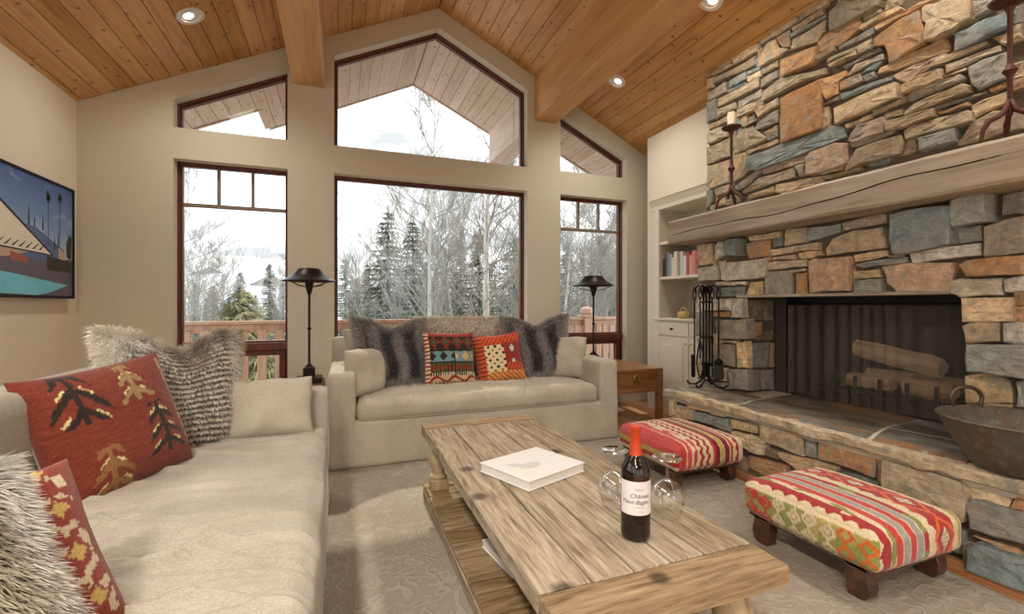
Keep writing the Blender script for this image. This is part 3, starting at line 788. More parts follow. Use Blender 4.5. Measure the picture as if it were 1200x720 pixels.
# rough core behind the stones
UX, LX, HX = 3.15, 3.035, 2.665     # faces of the core: upper, lower, hearth
m = MB()
m.box(UX, 3.6, FY0+.02, FY1-.02, 1.8, 4.0)
m.box(LX, 3.46, FY0+.02, OY0-.01, .3, 1.85); m.box(LX, 3.46, OY1+.03, FY1-.02, .3, 1.85); m.box(LX, 3.46, OY0-.02, OY1+.04, OZ1+.012, 1.85)
m.box(HX, 3.40, .72, 3.17, -.0, .40)
fbuild(m, 'mortar_core', M['mortar'])
srng = random.Random(11)
def stone(poly, X, proud, colr, back=.05, to3=None, rough=1.0, pale=1.0):
    """one rough stone: outline in (y, z), face towards -x"""
    poly = [(y, z) for y, z in poly]; n0 = len(poly); pts = []
    cy = sum(p[0] for p in poly)/n0; cz = sum(p[1] for p in poly)/n0
    ext = max(max(abs(p[0]-cy) for p in poly), max(abs(p[1]-cz) for p in poly))
    for i in range(n0):
        a, b = Vector(poly[i]), Vector(poly[(i+1) % n0]); ln = (b-a).length
        pts.append(a)
        if ln > .07:
            k = 2 if ln > .22 else 1
            for q in range(1, k+1):
                t = (b-a).normalized(); nn = Vector((-t.y, t.x))
                pts.append(a+(b-a)*q/(k+1)+nn*srng.uniform(-.006, .007)*rough)
    c = Vector((cy, cz)); n = len(pts)
    wid = min(max(p[0] for p in poly)-min(p[0] for p in poly), max(p[1] for p in poly)-min(p[1] for p in poly))
    bev = min(.008, wid*.12)
    V = []; Fc = []
    tilt = (srng.uniform(-.06, .06), srng.uniform(-.06, .06))
    def lift(p): return tilt[0]*(p.x-cy)+tilt[1]*(p.y-cz)
    for p in pts: V.append((X+back, p.x, p.y))
    for p in pts: V.append((X-proud+bev*.9+lift(p)+srng.uniform(-.004, .004)*rough, p.x, p.y))
    for p in pts:
        d = (c-p); q = p+d.normalized()*min(bev*1.2, d.length*.4); V.append((X-proud+lift(q)+srng.uniform(-.005, .003)*rough, q.x, q.y))
    for p in pts:
        q = p+(c-p)*.5; V.append((X-proud+lift(q)+srng.uniform(-.009, .006)*rough, q.x, q.y))
    V.append((X-proud-.003, cy, cz))
    for r in range(3):
        for i in range(n):
            j = (i+1) % n; Fc.append((r*n+i, r*n+j, (r+1)*n+j, (r+1)*n+i))
    for i in range(n): Fc.append((3*n+i, 3*n+(i+1) % n, 4*n))
    Fc = [f[::-1] for f in Fc]
    if to3: V = [to3(*v) for v in V]
    ox = Vector(V[-1])
    o = raw_mesh('stone', [tuple(Vector(v)-ox) for v in V], Fc, M['stone'], fire)
    o.matrix_parent_inverse = Matrix.Translation((-3.0, -2.09, 0)); o.location = ox
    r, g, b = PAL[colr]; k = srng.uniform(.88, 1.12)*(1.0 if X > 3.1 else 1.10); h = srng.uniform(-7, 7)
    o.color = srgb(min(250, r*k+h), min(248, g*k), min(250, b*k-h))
    return o
def parse(txt):
    for ln in txt.strip().splitlines():
        c, rest = ln.split(' ', 1)
        yield c[0], '!' in c, [tuple(float(q) for q in p.split(',')) for p in rest.split()]
def shrink(poly, d):
    n = len(poly); cy = sum(p[0] for p in poly)/n; cz = sum(p[1] for p in poly)/n; out = []
    for y, z in poly:
        v = Vector((cy-y, cz-z)); v = v.normalized()*(min(d, v.length*.15) if d > 0 else d); out.append((y+v.x, z+v.y))
    return out
cover = {}
CELL = .012
def mark(key, poly):
    s = cover.setdefault(key, set())
    ys = [p[0] for p in poly]; zs = [p[1] for p in poly]
    for a in range(int(min(ys)/CELL)-1, int(max(ys)/CELL)+2):
        for b in range(int(min(zs)/CELL)-1, int(max(zs)/CELL)+2):
            y, z = (a+.5)*CELL, (b+.5)*CELL; ins = False; j = len(poly)-1
            for i in range(len(poly)):
                (yi, zi), (yj, zj) = poly[i], poly[j]
                if (zi > z) != (zj > z) and y < (yj-yi)*(z-zi)/(zj-zi)+yi: ins = not ins
                j = i
            if ins: s.add((a, b))
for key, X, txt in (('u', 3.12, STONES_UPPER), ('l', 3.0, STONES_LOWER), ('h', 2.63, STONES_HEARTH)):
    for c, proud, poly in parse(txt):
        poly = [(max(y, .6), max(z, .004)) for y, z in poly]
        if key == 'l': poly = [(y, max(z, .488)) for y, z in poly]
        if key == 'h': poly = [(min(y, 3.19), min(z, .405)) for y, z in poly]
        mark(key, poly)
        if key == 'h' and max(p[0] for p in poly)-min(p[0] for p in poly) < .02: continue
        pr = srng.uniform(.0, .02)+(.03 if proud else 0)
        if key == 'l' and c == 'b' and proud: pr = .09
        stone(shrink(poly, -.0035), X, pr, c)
for c, proud, poly in parse(STONES_JAMB):
    # jamb: outline in (x, z), face towards -y
    stone(shrink(poly, .002), OY1, .0, c, .03, lambda a, y, z: (y, a, z), .4)
# smaller stones that fill what the big ones leave, then plain courses beyond
def fill(key, X, y0, y1, z0, z1, zone, hmin, wmax, hmax, limit, cols):
    s = cover.setdefault(key, set()); free = set()
    for a in range(int(y0/CELL), int(y1/CELL)):
        for b in range(int(z0/CELL), int(z1/CELL)):
            if (a, b) not in s and zone((a+.5)*CELL, (b+.5)*CELL): free.add((a, b))
    cnt = 0
    for mh in range(hmax, hmin-1, -1):
        for (a, b) in sorted(free, key=lambda q: (-q[0], q[1])):
            if (a, b) not in free or cnt >= limit: continue
            h = 0
            while h < hmax and (a, b+h) in free: h += 1
            if h < mh: continue
            h = min(h, mh+srng.randint(0, 1)) if h > mh else mh
            w_ = 0; W = srng.randint(max(3, wmax//2), wmax)
            while w_ < W and all((a-w_, b+k) in free for k in range(h)): w_ += 1
            if w_ < 3: continue
            for i in range(w_):
                for k in range(h): free.discard((a-i, b+k))
            ya, yb, za, zb = (a-w_+1)*CELL+.001, (a+1)*CELL-.001, b*CELL, (b+h)*CELL
            j = lambda: srng.uniform(-.004, .004)
            stone([(ya+j(), za+j()), (yb+j(), za+j()), (yb+j(), zb+j()), (ya+j(), zb+j())], X, srng.uniform(-.022, .004), srng.choice(cols), .04)
            cnt += 1
    return cnt
opening = lambda y, z: not (OY0-.01 < y < OY1+.01 and z < OZ1+.01)
ncount = fill('u', 3.12, 1.18, 3.29, 1.95, 3.62, lambda y, z: True, 3, 12, 6, 40, 'tygb')
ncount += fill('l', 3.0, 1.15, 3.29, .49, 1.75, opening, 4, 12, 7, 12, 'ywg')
ncount += fill('h', 2.63, .74, 3.18, .01, .40, lambda y, z: True, 5, 24, 11, 12, 'ygot')
ncount += fill('u', 3.12, .88, 1.2, 1.95, 3.8, lambda y, z: True, 12, 26, 17, 9, 'tygb')
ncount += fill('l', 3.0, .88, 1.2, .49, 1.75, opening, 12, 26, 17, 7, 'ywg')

# mantel beam with its long split
def split_z(y): return .52+.14*math.sin(y*1.6+.4)+.05*math.sin(y*5.1)+.02*math.sin(y*13)
V = []; Fc = []; N = 150
y0, y1 = .78, 3.36; z0, z1 = 1.738, 1.94; xf, xb = 2.752, 3.16
for i in range(N+1):
    y = y0+(y1-y0)*i/N; c = max(.15, min(.85, split_z(y))); h = z1-z0
    wv = lambda k: .006*mnoise.noise(Vector((y*3, k*1.7, 2)))+.003*mnoise.noise(Vector((y*14, k*3.1, 5)))
    has = 1.0 if (1.15 < y < 3.3) else 0
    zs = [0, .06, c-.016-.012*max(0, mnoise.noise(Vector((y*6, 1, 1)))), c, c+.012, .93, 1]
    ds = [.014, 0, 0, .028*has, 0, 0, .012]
    row = [(xf+ds[k]+wv(k), y, z0+h*zs[k]+(wv(k+9) if k in (0, 1, 5, 6) else 0)) for k in range(7)]
    row += [(xb, y, z1), (xb, y, z0)]
    V += row
for i in range(N):
    for k in range(9): Fc.append((i*9+k, i*9+(k+1) % 9, (i+1)*9+(k+1) % 9, (i+1)*9+k))
Fc.append(tuple(range(9))[::-1]); Fc.append(tuple(N*9+k for k in range(9)))
o = raw_mesh('mantel_beam', V, Fc, [M['mantel'], M['iron']], fire)
for f_ in o.data.polygons: f_.material_index = 1 if (len(f_.vertices) == 4 and all(q % 9 in (2, 3, 4) for q in f_.vertices) and 1.2 < V[f_.vertices[0]][1] < 3.25) else 0  # inside of the split coloured black, standing in for deep shade
_ = (0); o.matrix_parent_inverse = Matrix.Translation((-3.0, -2.09, 0))
bm = bmesh.new(); bm.from_mesh(o.data); bmesh.ops.recalc_face_normals(bm, faces=bm.faces[:]); bm.to_mesh(o.data); bm.free()

# hearth: flagstones with pale joints
def flag(poly, colr, z=.492, th=.055):
    poly = [(max(x, 2.612), y) for x, y in poly]
    m = MB(); m.prism(poly, 'z', z-th, z, .008)
    b = m.bm; bmesh.ops.subdivide_edges(b, edges=[e for e in b.edges if e.calc_length() > .12], cuts=3, use_grid_fill=True)
    for v in b.verts: v.co += mnoise.noise_vector(v.co*7)*.007
    for v in b.verts: v.co.z = min(v.co.z, z+.002)
    o = fbuild(m, 'flagstone', M['flag']); o.color = srgb(*colr); return o
def m_flag():
    k = NT('hearth slate'); v = k.obj((1, .45, 1), 1); base = k.n('ShaderNodeObjectInfo').outputs['Color']
    n1 = k.noise(v, 6, 8, .6, 1.0); n2 = k.noise(v, 13, 6, .6, .6); n3 = k.noise(v, 3, 4, .5, 1.0)
    c = k.mix(k.ramp(n1, [(.40, (0, 0, 0)), (.62, (1, 1, 1))]), srgb(92, 84, 70), base)
    c = k.mix(k.ramp(n3, [(.52, (0, 0, 0)), (.66, (.75, .75, .75))]), c, srgb(166, 112, 66))
    c = k.mix(k.ramp(n2, [(.55, (0, 0, 0)), (.70, (.7, .7, .7))]), c, srgb(112, 126, 130))
    nr = k.bump(k.math('ADD', n1, n2), .5, .01)
    k.pbsdf(c, .5, 0, nr, .4); return k.m
M['flag'] = m_flag()
m = MB(); m.box(2.62, 3.42, .74, 3.18, .395, .484); fbuild(m, 'hearth_bed', M['mortar_pale'])
flag([(2.585, 3.20), (3.04, 3.20), (3.04, 2.62), (2.80, 2.55), (2.58, 2.48)], (150, 138, 118))
flag([(2.58, 2.46), (2.81, 2.53), (3.05, 2.60), (3.38, 2.62), (3.38, 1.78), (2.95, 1.74), (2.72, 1.66), (2.575, 1.62)], (128, 120, 102))
flag([(2.575, 1.60), (2.72, 1.64), (2.95, 1.72), (3.0, 1.30), (2.86, 1.26), (2.57, 1.20)], (122, 122, 112))
flag([(2.97, 1.73), (3.38, 1.76), (3.38, 1.40), (3.02, 1.32)], (126, 130, 126))
flag([(2.57, 1.18), (2.86, 1.24), (3.0, 1.28), (3.0, .72), (2.57, .72)], (132, 118, 98))
m = MB(); m.box(2.568, 2.66, .72, 3.20, .428, .488, .010)
bmesh.ops.subdivide_edges(m.bm, edges=[e for e in m.bm.edges if e.calc_length() > .5], cuts=60, use_grid_fill=True)
for v in m.bm.verts: v.co += mnoise.noise_vector(v.co*11)*.014+mnoise.noise_vector(v.co*37)*.006
o = fbuild(m, 'hearth_lip', M['stone']); o.color = srgb(204, 186, 156)
m = MB(); m.box(2.60, 2.64, .74, 3.17, .0, .045, .004); fbuild(m, 'floor_strip', M['floor'])

# firebox
m = MB()
m.box(3.80, 3.86, 1.55, 2.72, .40, 1.4); m.box(3.38, 3.86, 2.70, 2.80, .40, 1.4); m.box(3.38, 3.86, 1.34, 1.44, .40, 1.4)
m.box(3.04, 3.86, 1.36, 2.80, OZ1+.02, OZ1+.12); m.box(3.38, 3.86, 1.34, 2.80, .40, .484)
fbuild(m, 'firebox', M['soot'])
m = MB(); m.box(3.0, 3.40, OY0-.03, OY1+.05, OZ1-.006, OZ1+.012); fbuild(m, 'steel_lintel', M['mantel'])
m = MB()
m.box(3.385, 3.40, 2.70, 2.79, .49, OZ1); m.box(3.385, 3.40, OY0, 2.79, OZ1-.05, OZ1); m.box(3.385, 3.40, OY0-.05, OY0+.03, .49, OZ1)
m.tube([(3.40, OY0, OZ1-.06), (3.40, 2.72, OZ1-.06)], .008); fbuild(m, 'black_frame', M['iron'])
k = NT('woven wire curtain')
uv = k.obj((1, 1, 1)); w1 = k.n('ShaderNodeTexWave', {'Vector': uv, 'Scale': 75.0}, wave_type='BANDS', bands_direction='Y').outputs['Fac']
tr = k.n('ShaderNodeBsdfTransparent'); df = k.n('ShaderNodeBsdfPrincipled', {'Base Color': srgb(104, 94, 84), 'Roughness': .5, 'Metallic': .2})
mx = k.n('ShaderNodeMixShader', {0: k.math('MULTIPLY_ADD', w1, .22, .28)}); k.t.links.new(tr.outputs[0], mx.inputs[1]); k.t.links.new(df.outputs[0], mx.inputs[2]); k.t.links.new(mx.outputs[0], k.out.inputs['Surface'])
V = []; Fc = []; N = 260
for i in range(N+1):
    y = OY0+.01+(2.70-OY0)*i/N; den = 1+2.2*max(0, 1-(y-OY0)/.25)
    d = .010*math.sin(y*70+2*math.sin(y*9))*min(2.0, den)
    V += [(3.40+d, y, .492), (3.40+d*.8, y, OZ1-.06)]
for i in range(N): Fc.append((2*i, 2*i+1, 2*i+3, 2*i+2))
o = raw_mesh('mesh_curtain', V, Fc, k.m, fire, True); o.matrix_parent_inverse = Matrix.Translation((-3.0, -2.09, 0))

# grate and logs
gr = thing('fire_grate', 'black iron fire grate holding the split logs', 'grate', (3.60, 2.05, .49))
m = MB()
for yy in (-.40, .40): m.box(-.14, .16, yy-.012, yy+.012, .05, .075); m.box(-.13, -.105, yy-.012, yy+.012, -.005, .05); m.box(.125, .15, yy-.012, yy+.012, -.005, .05)
m.build('frame', M['iron'], gr)
for k_ in range(7):
    yy = -.48+.16*k_; m = MB(); m.box(-.15, .16, yy-.009, yy+.009, .07, .092); m.box(-.165, -.147, yy-.009, yy+.009, .07, .20); m.build('bar', M['iron'], gr)
bark = m_wood('split firewood', srgb(150, 114, 80), srgb(214, 176, 134), srgb(230, 200, 160), 'y', .9, 1, False, 1, .7, .1, 1, .1)
def log(a, b, r, label, seed):
    a, b = Vector(a), Vector(b); n = 9; rr = random.Random(seed); V = []; Fc = []; R = 8
    ang = [2*PI*i/n for i in range(n)]; rad = [r*rr.uniform(.78, 1.12) for _ in range(n)]
    rad[2] *= 1.25; rad[6] *= .8
    d = (b-a); q = d.to_track_quat('Y', 'Z'); ln = d.length
    for k2 in range(R+1):
        t = -ln/2+ln*k2/R; tp = .92 if k2 in (0, R) else 1
        for i in range(n):
            s = rad[i]*tp*(1+.06*rr.uniform(-1, 1)); V.append((s*math.cos(ang[i]), t, s*math.sin(ang[i])))
    for k2 in range(R):
        for i in range(n): Fc.append((k2*n+i, (k2+1)*n+i, (k2+1)*n+(i+1) % n, k2*n+(i+1) % n))
    Fc.append(tuple(range(n))[::-1][::-1]); Fc.append(tuple(R*n+i for i in range(n))[::-1])
    o = raw_mesh('firewood_log', V, Fc, bark); o.location = (a+b)/2; o.rotation_euler = q.to_euler()
    tag(o, label, 'log', 'firewood in the fireplace')
log((3.60, 2.30, .875), (3.57, 1.76, .790), .058, 'split log lying tilted across the top of the fire', 1)
log((3.57, 2.32, .645), (3.57, 2.04, .645), .058, 'short thick log on the grate under the tilted log, left one', 2)
log((3.58, 1.975, .645), (3.57, 1.70, .645), .058, 'short thick log on the grate under the tilted log, right one', 3)
log((3.725, 2.30, .66), (3.725, 1.72, .66), .062, 'dark log at the back of the grate behind the others', 4)
# ------------------------------------------------------------------ rug
k = NT('scroll rug pile'); v = k.obj()
dn = k.n('ShaderNodeTexNoise', {'Vector': v, 'Scale': 5.0, 'Detail': 2}).outputs['Color']
ad = k.n('ShaderNodeVectorMath', operation='MULTIPLY_ADD'); k.t.links.new(dn, ad.inputs[0]); ad.inputs[1].default_value = (.16, .16, .16); k.t.links.new(v, ad.inputs[2])
v1 = k.n('ShaderNodeTexVoronoi', {'Vector': ad.outputs[0], 'Scale': 17.0}, feature='SMOOTH_F1').outputs['Distance']
rg = k.math('ABSOLUTE', k.math('SUBTRACT', k.math('FRACT', k.math('MULTIPLY', v1, 3.4)), .5))
line = k.ramp(rg, [(.10, (1, 1, 1)), (.20, (0, 0, 0))])
pile = k.noise(v, 230, 3, .7); mot = k.noise(v, 14, 4)
c = k.mix(line, srgb(160, 151, 137), srgb(178, 170, 155))
c = k.mix(k.math('MULTIPLY', pile, .8), c, k.mix(mot, srgb(134, 122, 106), srgb(180, 169, 152)))
c = k.mix(k.ramp(k.noise(v, 1.1, 4, .55, .5), [(.42, (0, 0, 0)), (.62, (.40, .40, .40))]), c, srgb(138, 120, 100))
k.pbsdf(c, 1, 0, k.bump(k.math('ADD', pile, k.math('MULTIPLY', line, .6)), .8, .006), .05)
V = []; Fc = []; nx, ny = 60, 70
rx0, rx1, ry0, ry1 = -1.6, 2.565, -1.2, 3.62
for j in range(ny+1):
    for i in range(nx+1):
        x = rx0+(rx1-rx0)*i/nx; y = ry0+(ry1-ry0)*j/ny; e = min(i, nx-i, j, ny-j)
        V.append((x, y, (.014 if e else .001)+.0015*mnoise.noise(Vector((x*5, y*5, 0)))*(1 if e else 0)))
for j in range(ny):
    for i in range(nx): a = j*(nx+1)+i; Fc.append((a, a+1, a+nx+2, a+nx+1))
rug = raw_mesh('area_rug', V, Fc, k.m, None, True)
tag(rug, 'large grey beige rug with a faint scroll pattern under the coffee table', 'rug')

# ------------------------------------------------------------------ slipcovered sofas
def make_sofa(name, label, Ln, loc, rz, seed, wrinkle, arms=(1, 1), mat='linen'):
    t = thing(name, label, 'sofa', loc, rz, 'linen slipcovered sofas')
    D, AW, AH, BH, BT = 1.10, .18, .70, .90, .17
    def wr(amp, sc, sd): return lambda p: p+mnoise.noise_vector(p*sc+Vector((sd, sd*2, 0)))*amp
    def sk(p, u, v, q):
        # hanging skirt: slight flare and soft folds towards the floor
        h = max(0, 1-(p.z+.17)/.34)
        p.x += .012*h*u; p.y -= .014*h*(1 if v < 0 else -.5)
        p += Vector((0, .006*h*mnoise.noise(Vector((p.x*9, seed, 0))), 0))
        return p+mnoise.noise_vector(p*3+Vector((seed, 0, 0)))*.006
    b = soft_box(Ln-.01, D-.02, .345, .018, (70, 20, 12), fn=sk); m = MB(); m.merge(b, 0, Matrix.Translation((0, D/2, .1825)))
    m.build('skirt', M[mat], t, True)
    for s in (-1, 1):
        b = soft_box(AW, D, AH-.01, .028, (8, 26, 18), (.012, 0, 0), .007, 4, seed+s)
        m = MB(); m.merge(b, 0, Matrix.Translation((s*(Ln/2-AW/2), D/2, AH/2+.012)))
        # piped seam along the front of the arm
        m.build('arm', M[mat], t, True)
    b = soft_box(Ln-.02, BT, BH-.34, .035, (60, 8, 16), (0, .01, .008), .008, 3, seed+5)
    m = MB(); m.merge(b, 0, Matrix.Translation((0, D-BT/2, .34+(BH-.34)/2))); m.build('backrest', M[mat], t, True)
    sl, sd = Ln-2*AW-.012, D-BT-.03
    fr = random.Random(seed); folds = []
    for i in range(44 if wrinkle > .02 else 14):
        folds.append((fr.uniform(-sl/2, sl/2), fr.uniform(-.4, .4), fr.uniform(-.45, .45), fr.uniform(.10, .34), fr.uniform(.010, .018), fr.uniform(.012, .022) if wrinkle > .02 else fr.uniform(.006, .012)))
    def seat(p, u, v, q):
        top = max(0, q)
        if top > 0:
            n1 = mnoise.noise(Vector((p.x*9+3*mnoise.noise(Vector((p.x*2, p.y*2, seed))), p.y*2.2, seed)))
            n2 = mnoise.noise(Vector((p.x*19+2*p.y, p.y*3.5, seed+4)))
            n3 = mnoise.noise(Vector((p.x*2.2, p.y*2.2, seed+9)))
            for fx_, fy_, sl_, fl_, fw_, fa_ in folds:
                d_ = (p.x-fx_-sl_*(p.y-fy_))/fw_
                if abs(d_) < 5:
                    e_ = math.exp(-((p.y-fy_)/fl_)**2)*fa_*top; p.z += e_*(math.exp(-d_*d_)-.8*math.exp(-(d_-1.7)**2))
            p.z += top*(min(wrinkle, .012)*(.9*(1-abs(n1))**7-.25+.30*n2)+.012*n3)
        if v < 0: p.y += .010*mnoise.noise(Vector((p.x*6, p.z*7, seed)))
        p.z += .004*mnoise.noise(Vector((p.x*12, p.y*6, seed+2)))
        return p
    b = soft_box(sl, sd, .16, .055, (300, 36, 8), (0, .012, .022), fn=seat)
    m = MB(); m.merge(b, 0, Matrix.Translation((0, sd/2+.006, .415))); m.build('seat_cushion', M[mat], t, True)
    pp = MB()
    pp.tube([(-sl/2+.02, .012, .358), (-sl/4, .004, .356), (sl/4, .004, .356), (sl/2-.02, .012, .358)], .004, 6); pp.build('piping', M[mat], t, True)
    return t
make_sofa('sofa', 'natural linen slipcovered sofa standing under the centre window', 2.40, (1.13, 3.50, 0), 0, 3, .010)
left_sofa = make_sofa('sofa', 'long linen sofa with a wrinkled seat along the left wall', 2.62, (-.06, 1.77, 0), PI/2, 8, .034, mat='linen_pale')
# ------------------------------------------------------------------ cushions
def pil_point(u, v, s, W, H, T, chop, pin, seed=0, wob=.006):
    x = W/2*u*(1-pin*(1-v*v)*u*u*1.0); z = H/2*v*(1-pin*(1-u*u)*v*v)
    y = s*T/2*((1-abs(u)**3.2)*(1-abs(v)**3.2))**.62*(1-.16*v)
    z -= chop*math.exp(-(u/.42)**2)*max(0, (v+1)/2)**2.2
    if chop and v > 0: x += .05*W*u*v
    p = Vector((x, y, z))
    return p+mnoise.noise_vector(p*7+Vector((seed, 0, seed*2)))*wob
def pillow_mesh(name, W, H, T, mat, parent=None, n=40, chop=0, pin=.09, seed=0, colfn=None, back=None, wob=.006):
    V = []; Fc = []; Cc = []; idx = {}
    def vid(i, j, s):
        key = (i, j, 0 if i in (0, n) or j in (0, n) else s)
        if key not in idx:
            u, v = 2*i/n-1, 2*j/n-1
            idx[key] = len(V); V.append(pil_point(u, v, key[2], W, H, T, chop, pin, seed, wob))
            if colfn:
                kk = 1+srnd.uniform(-.22, .18); wb = mnoise.noise_vector(Vector((u*6, v*6, seed)))*.016; cq = colfn(max(-1, min(1, u+wb.x)), max(-1, min(1, v+wb.y))) if key[2] <= 0 or back is None else back
                Cc.append((cq[0]*kk, cq[1]*kk, cq[2]*kk, 1))
        return idx[key]
    for i in range(n):
        for j in range(n):
            Fc.append((vid(i, j, -1), vid(i+1, j, -1), vid(i+1, j+1, -1), vid(i, j+1, -1)))
            Fc.append((vid(i, j, 1), vid(i, j+1, 1), vid(i+1, j+1, 1), vid(i+1, j, 1)))
    return raw_mesh(name, V, Fc, mat, parent, True, Cc if colfn else None)
srnd = random.Random(3)
def pose(o, loc, yaw, tilt, roll=0):
    o.location = loc; o.rotation_mode = 'XYZ'; o.rotation_euler = (-tilt, roll, yaw)
def fur_cushion(label, loc, yaw, tilt, roll, W, H, T, chop, seed, colfn, n=15000, ln=.045, wid=.0022, edge_k=1.0):
    t = thing('fur_cushion', label, 'cushion', loc, 0, 'fur cushions')
    pose(t, loc, yaw, tilt, roll)
    def cf(u, v): return tuple(.6*q for q in colfn(u, v, .25)[:3])+(1,)
    pillow_mesh('cover', W, H, T, M['kilim'], t, 36, chop, .05, seed, cf)
    rg = np.random.default_rng(seed); V = np.zeros((n, 5, 3), np.float32); Cc = np.ones((n, 5, 4), np.float32)
    for q in range(n):
        u, v = rg.uniform(-1, 1, 2)
        if rg.random() < .16:
            if rg.random() < .5: u = math.copysign(1-rg.random()**2*.06, u)
            else: v = math.copysign(1-rg.random()**2*.06, v)
        s = -1 if rg.random() < .72 else 1
        e = .02; P = lambda a, b: pil_point(max(-1, min(1, a)), max(-1, min(1, b)), s, W, H, T, chop, .05, seed)
        uu, vv = max(-.97, min(.97, u)), max(-.97, min(.97, v))
        p = P(u, v); du = P(uu+e, vv)-P(uu-e, vv); dv = P(uu, vv+e)-P(uu, vv-e)
        nn = du.cross(dv)
        if nn.length < 1e-9: nn = Vector((0, s, 0))
        nn.normalize()
        if nn.y*s < 0: nn = -nn
        edge = max(abs(u), abs(v))**8
        out = Vector((u, 0, v)).normalized() if edge > .3 else Vector((0, 0, 0))
        cl = mnoise.noise_vector(p*22+Vector((seed, 0, 0)))
        d = nn*.55+out*edge*.9+Vector((.18*cl.x, .2*cl.y, -.45+.35*cl.z))+Vector(rg.normal(0, .22, 3))
        d.normalize(); l_ = ln*rg.uniform(.55, 1.15)*(1+(edge_k-1)*min(1, max(0, (max(abs(u), v)-.62)/.3)))
        side = d.cross(Vector((0, 1, .2))).normalized()*wid
        mid = p+d*l_*.5; d2 = (d+Vector((0, 0, -.5))).normalized(); tip = mid+d2*l_*.5
        V[q] = [p-side, p+side, mid-side*.8, mid+side*.8, tip]
        cr = colfn(u, v, 0); cm = colfn(u, v, .5); ct = colfn(u, v, 1); kk = rg.uniform(.75, 1.25)
        Cc[q, 0:2, :3] = np.array(cr[:3])*kk; Cc[q, 2:4, :3] = np.array(cm[:3])*kk; Cc[q, 4, :3] = np.array(ct[:3])*kk
    base = np.arange(n)[:, None, None]*5; tri = np.array([[0, 1, 3], [0, 3, 2], [2, 3, 4]])[None]
    o = fast_tris('fur', V.reshape(-1, 3), (base+tri).reshape(-1, 3), M['fur'], t, Cc.reshape(-1, 4)); o['kind'] = 'stuff'
    return t
def lerp(a, b, t): return tuple(a[i]+(b[i]-a[i])*t for i in range(3))+(1,)
def sm(x): x = max(0, min(1, x)); return x*x*(3-2*x)
BLK, GRY, SIL = srgb(34, 32, 31), srgb(104, 98, 92), srgb(188, 182, 174)
def chinchilla(u, v, h):
    s = .5+.5*math.sin(u*9.5+.8*math.sin(v*3)); s = sm(s*1.2-.1)
    e = max(abs(u), abs(v)); s = max(s*.80, sm((e-.66)/.26))
    c = lerp(BLK, GRY, s); return lerp(c, lerp(GRY, SIL, s), sm(h)*(.35+.65*s))
def badger(u, v, h):
    cream, brn, drk = srgb(236, 228, 214), srgb(128, 106, 80), srgb(50, 40, 31)
    r = .5+.5*math.sin(v*64+2.2*mnoise.noise(Vector((u*2, v*2, 1)))); base = lerp(drk, srgb(214, 204, 186), sm(r*1.5-.25))
    warm = sm(1-abs(v-.55)*2.2)*sm(1-abs(u-.2)*1.8); base = lerp(base, brn, .45*warm)
    e = sm((max(abs(u), v)-.60)/.30); left = sm((-u-.1)*1.6)
    edge = lerp(lerp(drk, srgb(150, 124, 88), h), cream, max(left, .15+.75*h*(.5+.5*math.sin(u*17))))
    return lerp(lerp(base, cream, .18*h), edge, e)
def wolf(u, v, h):
    a = .5+.5*mnoise.noise(Vector((u*3.2, v*3.2, 7))); b = .5+.5*math.sin(v*7+2*a)
    root = lerp(srgb(56, 44, 28), srgb(120, 102, 70), a); e = sm((max(abs(u), abs(v))-.55)/.35); tip = lerp(lerp(srgb(112, 96, 66), srgb(190, 180, 158), sm(a*.8+b*.4)), srgb(226, 222, 212), e)
    return lerp(root, tip, sm(h*1.15))
def fox(u, v, h):
    a = .5+.5*mnoise.noise(Vector((u*4, v*1.5, 3))); b = sm((v+.2)*1.2)
    return lerp(lerp(srgb(112, 88, 62), srgb(188, 162, 128), a), srgb(228, 218, 200), (.35+.6*b)*(.45+.55*h))

# --- woven patterns
def q_(x, n): return math.floor(x*n)/n
RED, RUST, CRM, DKB, GRN, TEA, GLD, BLU = srgb(142, 48, 38), srgb(132, 64, 48), srgb(200, 184, 152), srgb(48, 40, 34), srgb(74, 84, 50), srgb(108, 140, 142), srgb(196, 164, 96), srgb(70, 74, 84)
ORG = srgb(188, 92, 52)
def rustic_trees(u, v):
    uq, vq = q_(u, 42), q_(v, 42); n = mnoise.noise(Vector((u*5, v*30, 0)))
    c = lerp(RUST, srgb(108, 46, 34), .5+.5*n)
    for cx, v0, v1, col, w_, fq in ((-.52, .15, .95, DKB, .40, 3.2), (.22, .30, .95, srgb(150, 124, 84), .26, 4.4), (-.42, -.95, -.22, srgb(140, 100, 62), .34, 4.0), (.40, -.62, .22, DKB, .34, 4.4), (.86, -.6, .9, srgb(160, 136, 96), .10, 6)):
        if v0 < v < v1:
            d = abs(uq-cx); ph = (vq*fq*(1.0 if col is not DKB else 1)+d*3.4) % 1
            lim = w_*(1-.65*(v-v0)/(v1-v0))
            if d < lim and ph < .40: c = col
            if d < lim and ph > .46 and ph < .60 and abs(d-lim*.6) < .05: c = srgb(206, 196, 140)
            if d < .035: c = col
    return c
